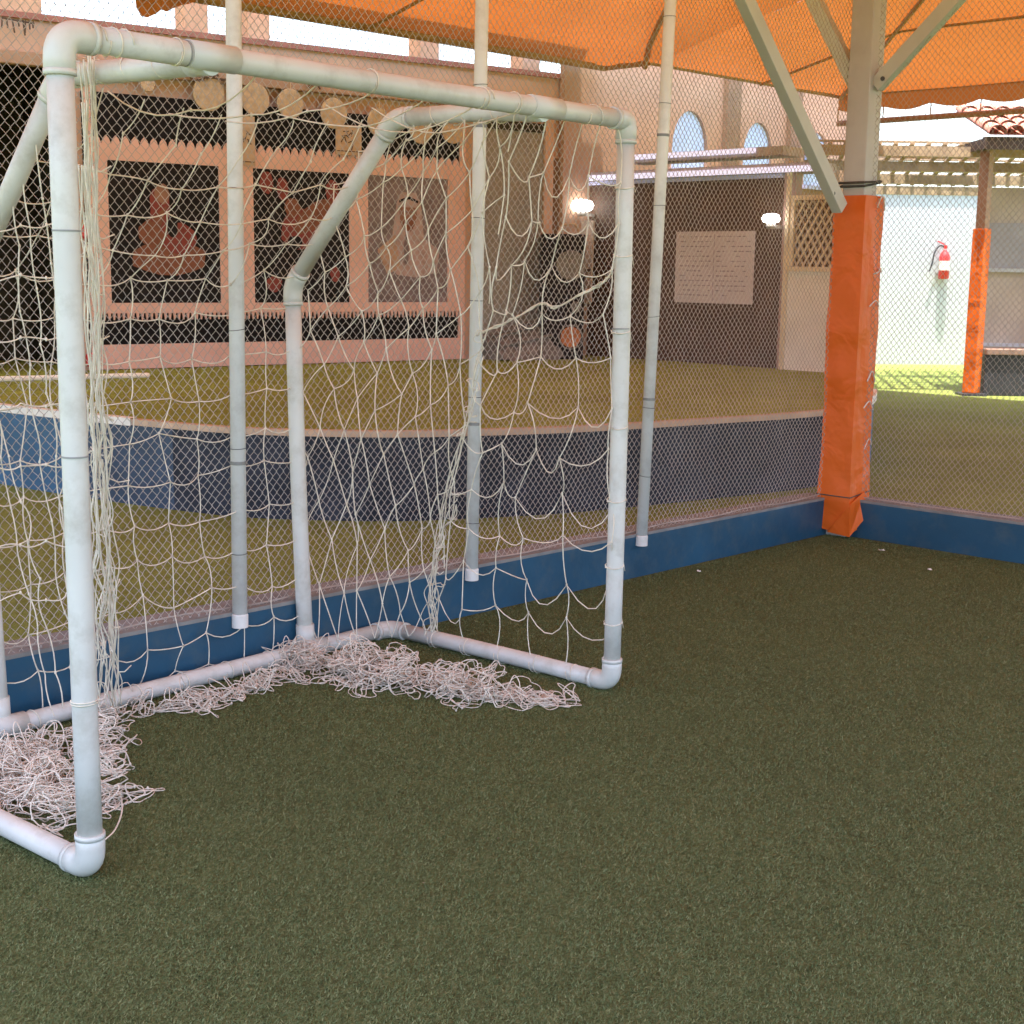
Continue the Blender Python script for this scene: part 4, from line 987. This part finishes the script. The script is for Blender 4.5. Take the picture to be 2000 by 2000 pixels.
for i in range(nx):                                   # barrel tiles rising away from us
    x = .0+i*.205
    for r_ in range(5):
        y0, y1 = -.34+r_*.28, -.34+r_*.28+.34; z0, z1 = 3.09+r_*.085, 3.09+r_*.085+.105
        arcs = []
        for (yy, zz_, rr) in ((y0, z0+.02, .105), (y1, z1, .085)):
            arcs.append([k0+V(x+rr*math.cos(t), yy, zz_+rr*.8*math.sin(t)) for t in np.linspace(0, math.pi, 9)])
        m.grid(np.array(arcs)); m.grid(np.array([[p-Z*.015 for p in a_] for a_ in arcs]))
m.grid(np.array([[k0+V(-.08, -.30, 3.08), k0+V(2.7, -.30, 3.08)], [k0+V(-.08, 1.12, 3.50), k0+V(2.7, 1.12, 3.50)]]))
m.build('roof', M['tile'], ks, smooth=True)

# ------------------------------------------------------------------ litter by the kerb corner
for (x, y, s, lb) in ((1722, 1078, .016, 'tiny white paper scrap lying on the turf right of the orange pillar'), (1816, 1115, .010, 'speck of white litter on the turf under the right-hand kerb'), (1365, 1118, .010, 'speck of white litter on the turf left of the orange pillar')):
    c0 = gz(x, y, .008); m = MB(); P = np.zeros((4, 4, 3))
    for i in range(4):
        for j in range(4): P[i, j] = c0+V((i-1.5)*s*.6, (j-1.5)*s*.6, .004+random.uniform(0, s*.7))
    m.grid(P); o = m.build('paper_scrap', M['scrap'], origin=c0); so = o.modifiers.new('t', 'SOLIDIFY'); so.thickness = .0015
    tag(o, lb, 'litter', 'litter by the kerb corner')

# ------------------------------------------------------------------ camera, light
cam_d = D.cameras.new('camera'); cam = D.objects.new('camera', cam_d); COL.objects.link(cam)
from mathutils import Matrix
cam.matrix_world = Matrix(((Rv[0], Uv[0], -Fv[0], 0), (Rv[1], Uv[1], -Fv[1], 0), (Rv[2], Uv[2], -Fv[2], CAM_H), (0, 0, 0, 1)))
cam_d.sensor_width = 36; cam_d.lens = 36*F_PX/2000; cam_d.clip_start = .05; cam_d.clip_end = 500
scene.camera = cam
SUN_EL, SUN_AZ = R(80), R(-100)                       # azimuth of the sun as seen from the origin (math angle in XY)
sd = V(math.cos(SUN_EL)*math.cos(SUN_AZ), math.cos(SUN_EL)*math.sin(SUN_AZ), math.sin(SUN_EL))
sl = D.lights.new('sun', 'SUN'); sl.energy = 2.7; sl.angle = R(.5); sl.color = (1, .95, .88)
so = D.objects.new('sun', sl); COL.objects.link(so); so.location = (0, 0, 20)
so.rotation_euler = Vector(sd).to_track_quat('Z', 'Y').to_euler()
w = D.worlds.new('World'); scene.world = w; w.use_nodes = True; nt = w.node_tree
sk = nt.nodes.new('ShaderNodeTexSky'); sk.sky_type = 'NISHITA'; sk.sun_disc = False; sk.sun_elevation = SUN_EL
sk.sun_rotation = R(90)-SUN_AZ; sk.dust_density = 3.0; sk.air_density = 1.0
bg = nt.nodes['Background']; nt.links.new(sk.outputs[0], bg.inputs[0]); bg.inputs[1].default_value = .15
scene.view_settings.view_transform = 'Standard'; scene.view_settings.look = 'None'
scene.view_settings.exposure = 2.48; scene.view_settings.gamma = 1
scene.cycles.max_bounces = 10; scene.cycles.diffuse_bounces = 6; scene.cycles.transparent_max_bounces = 8
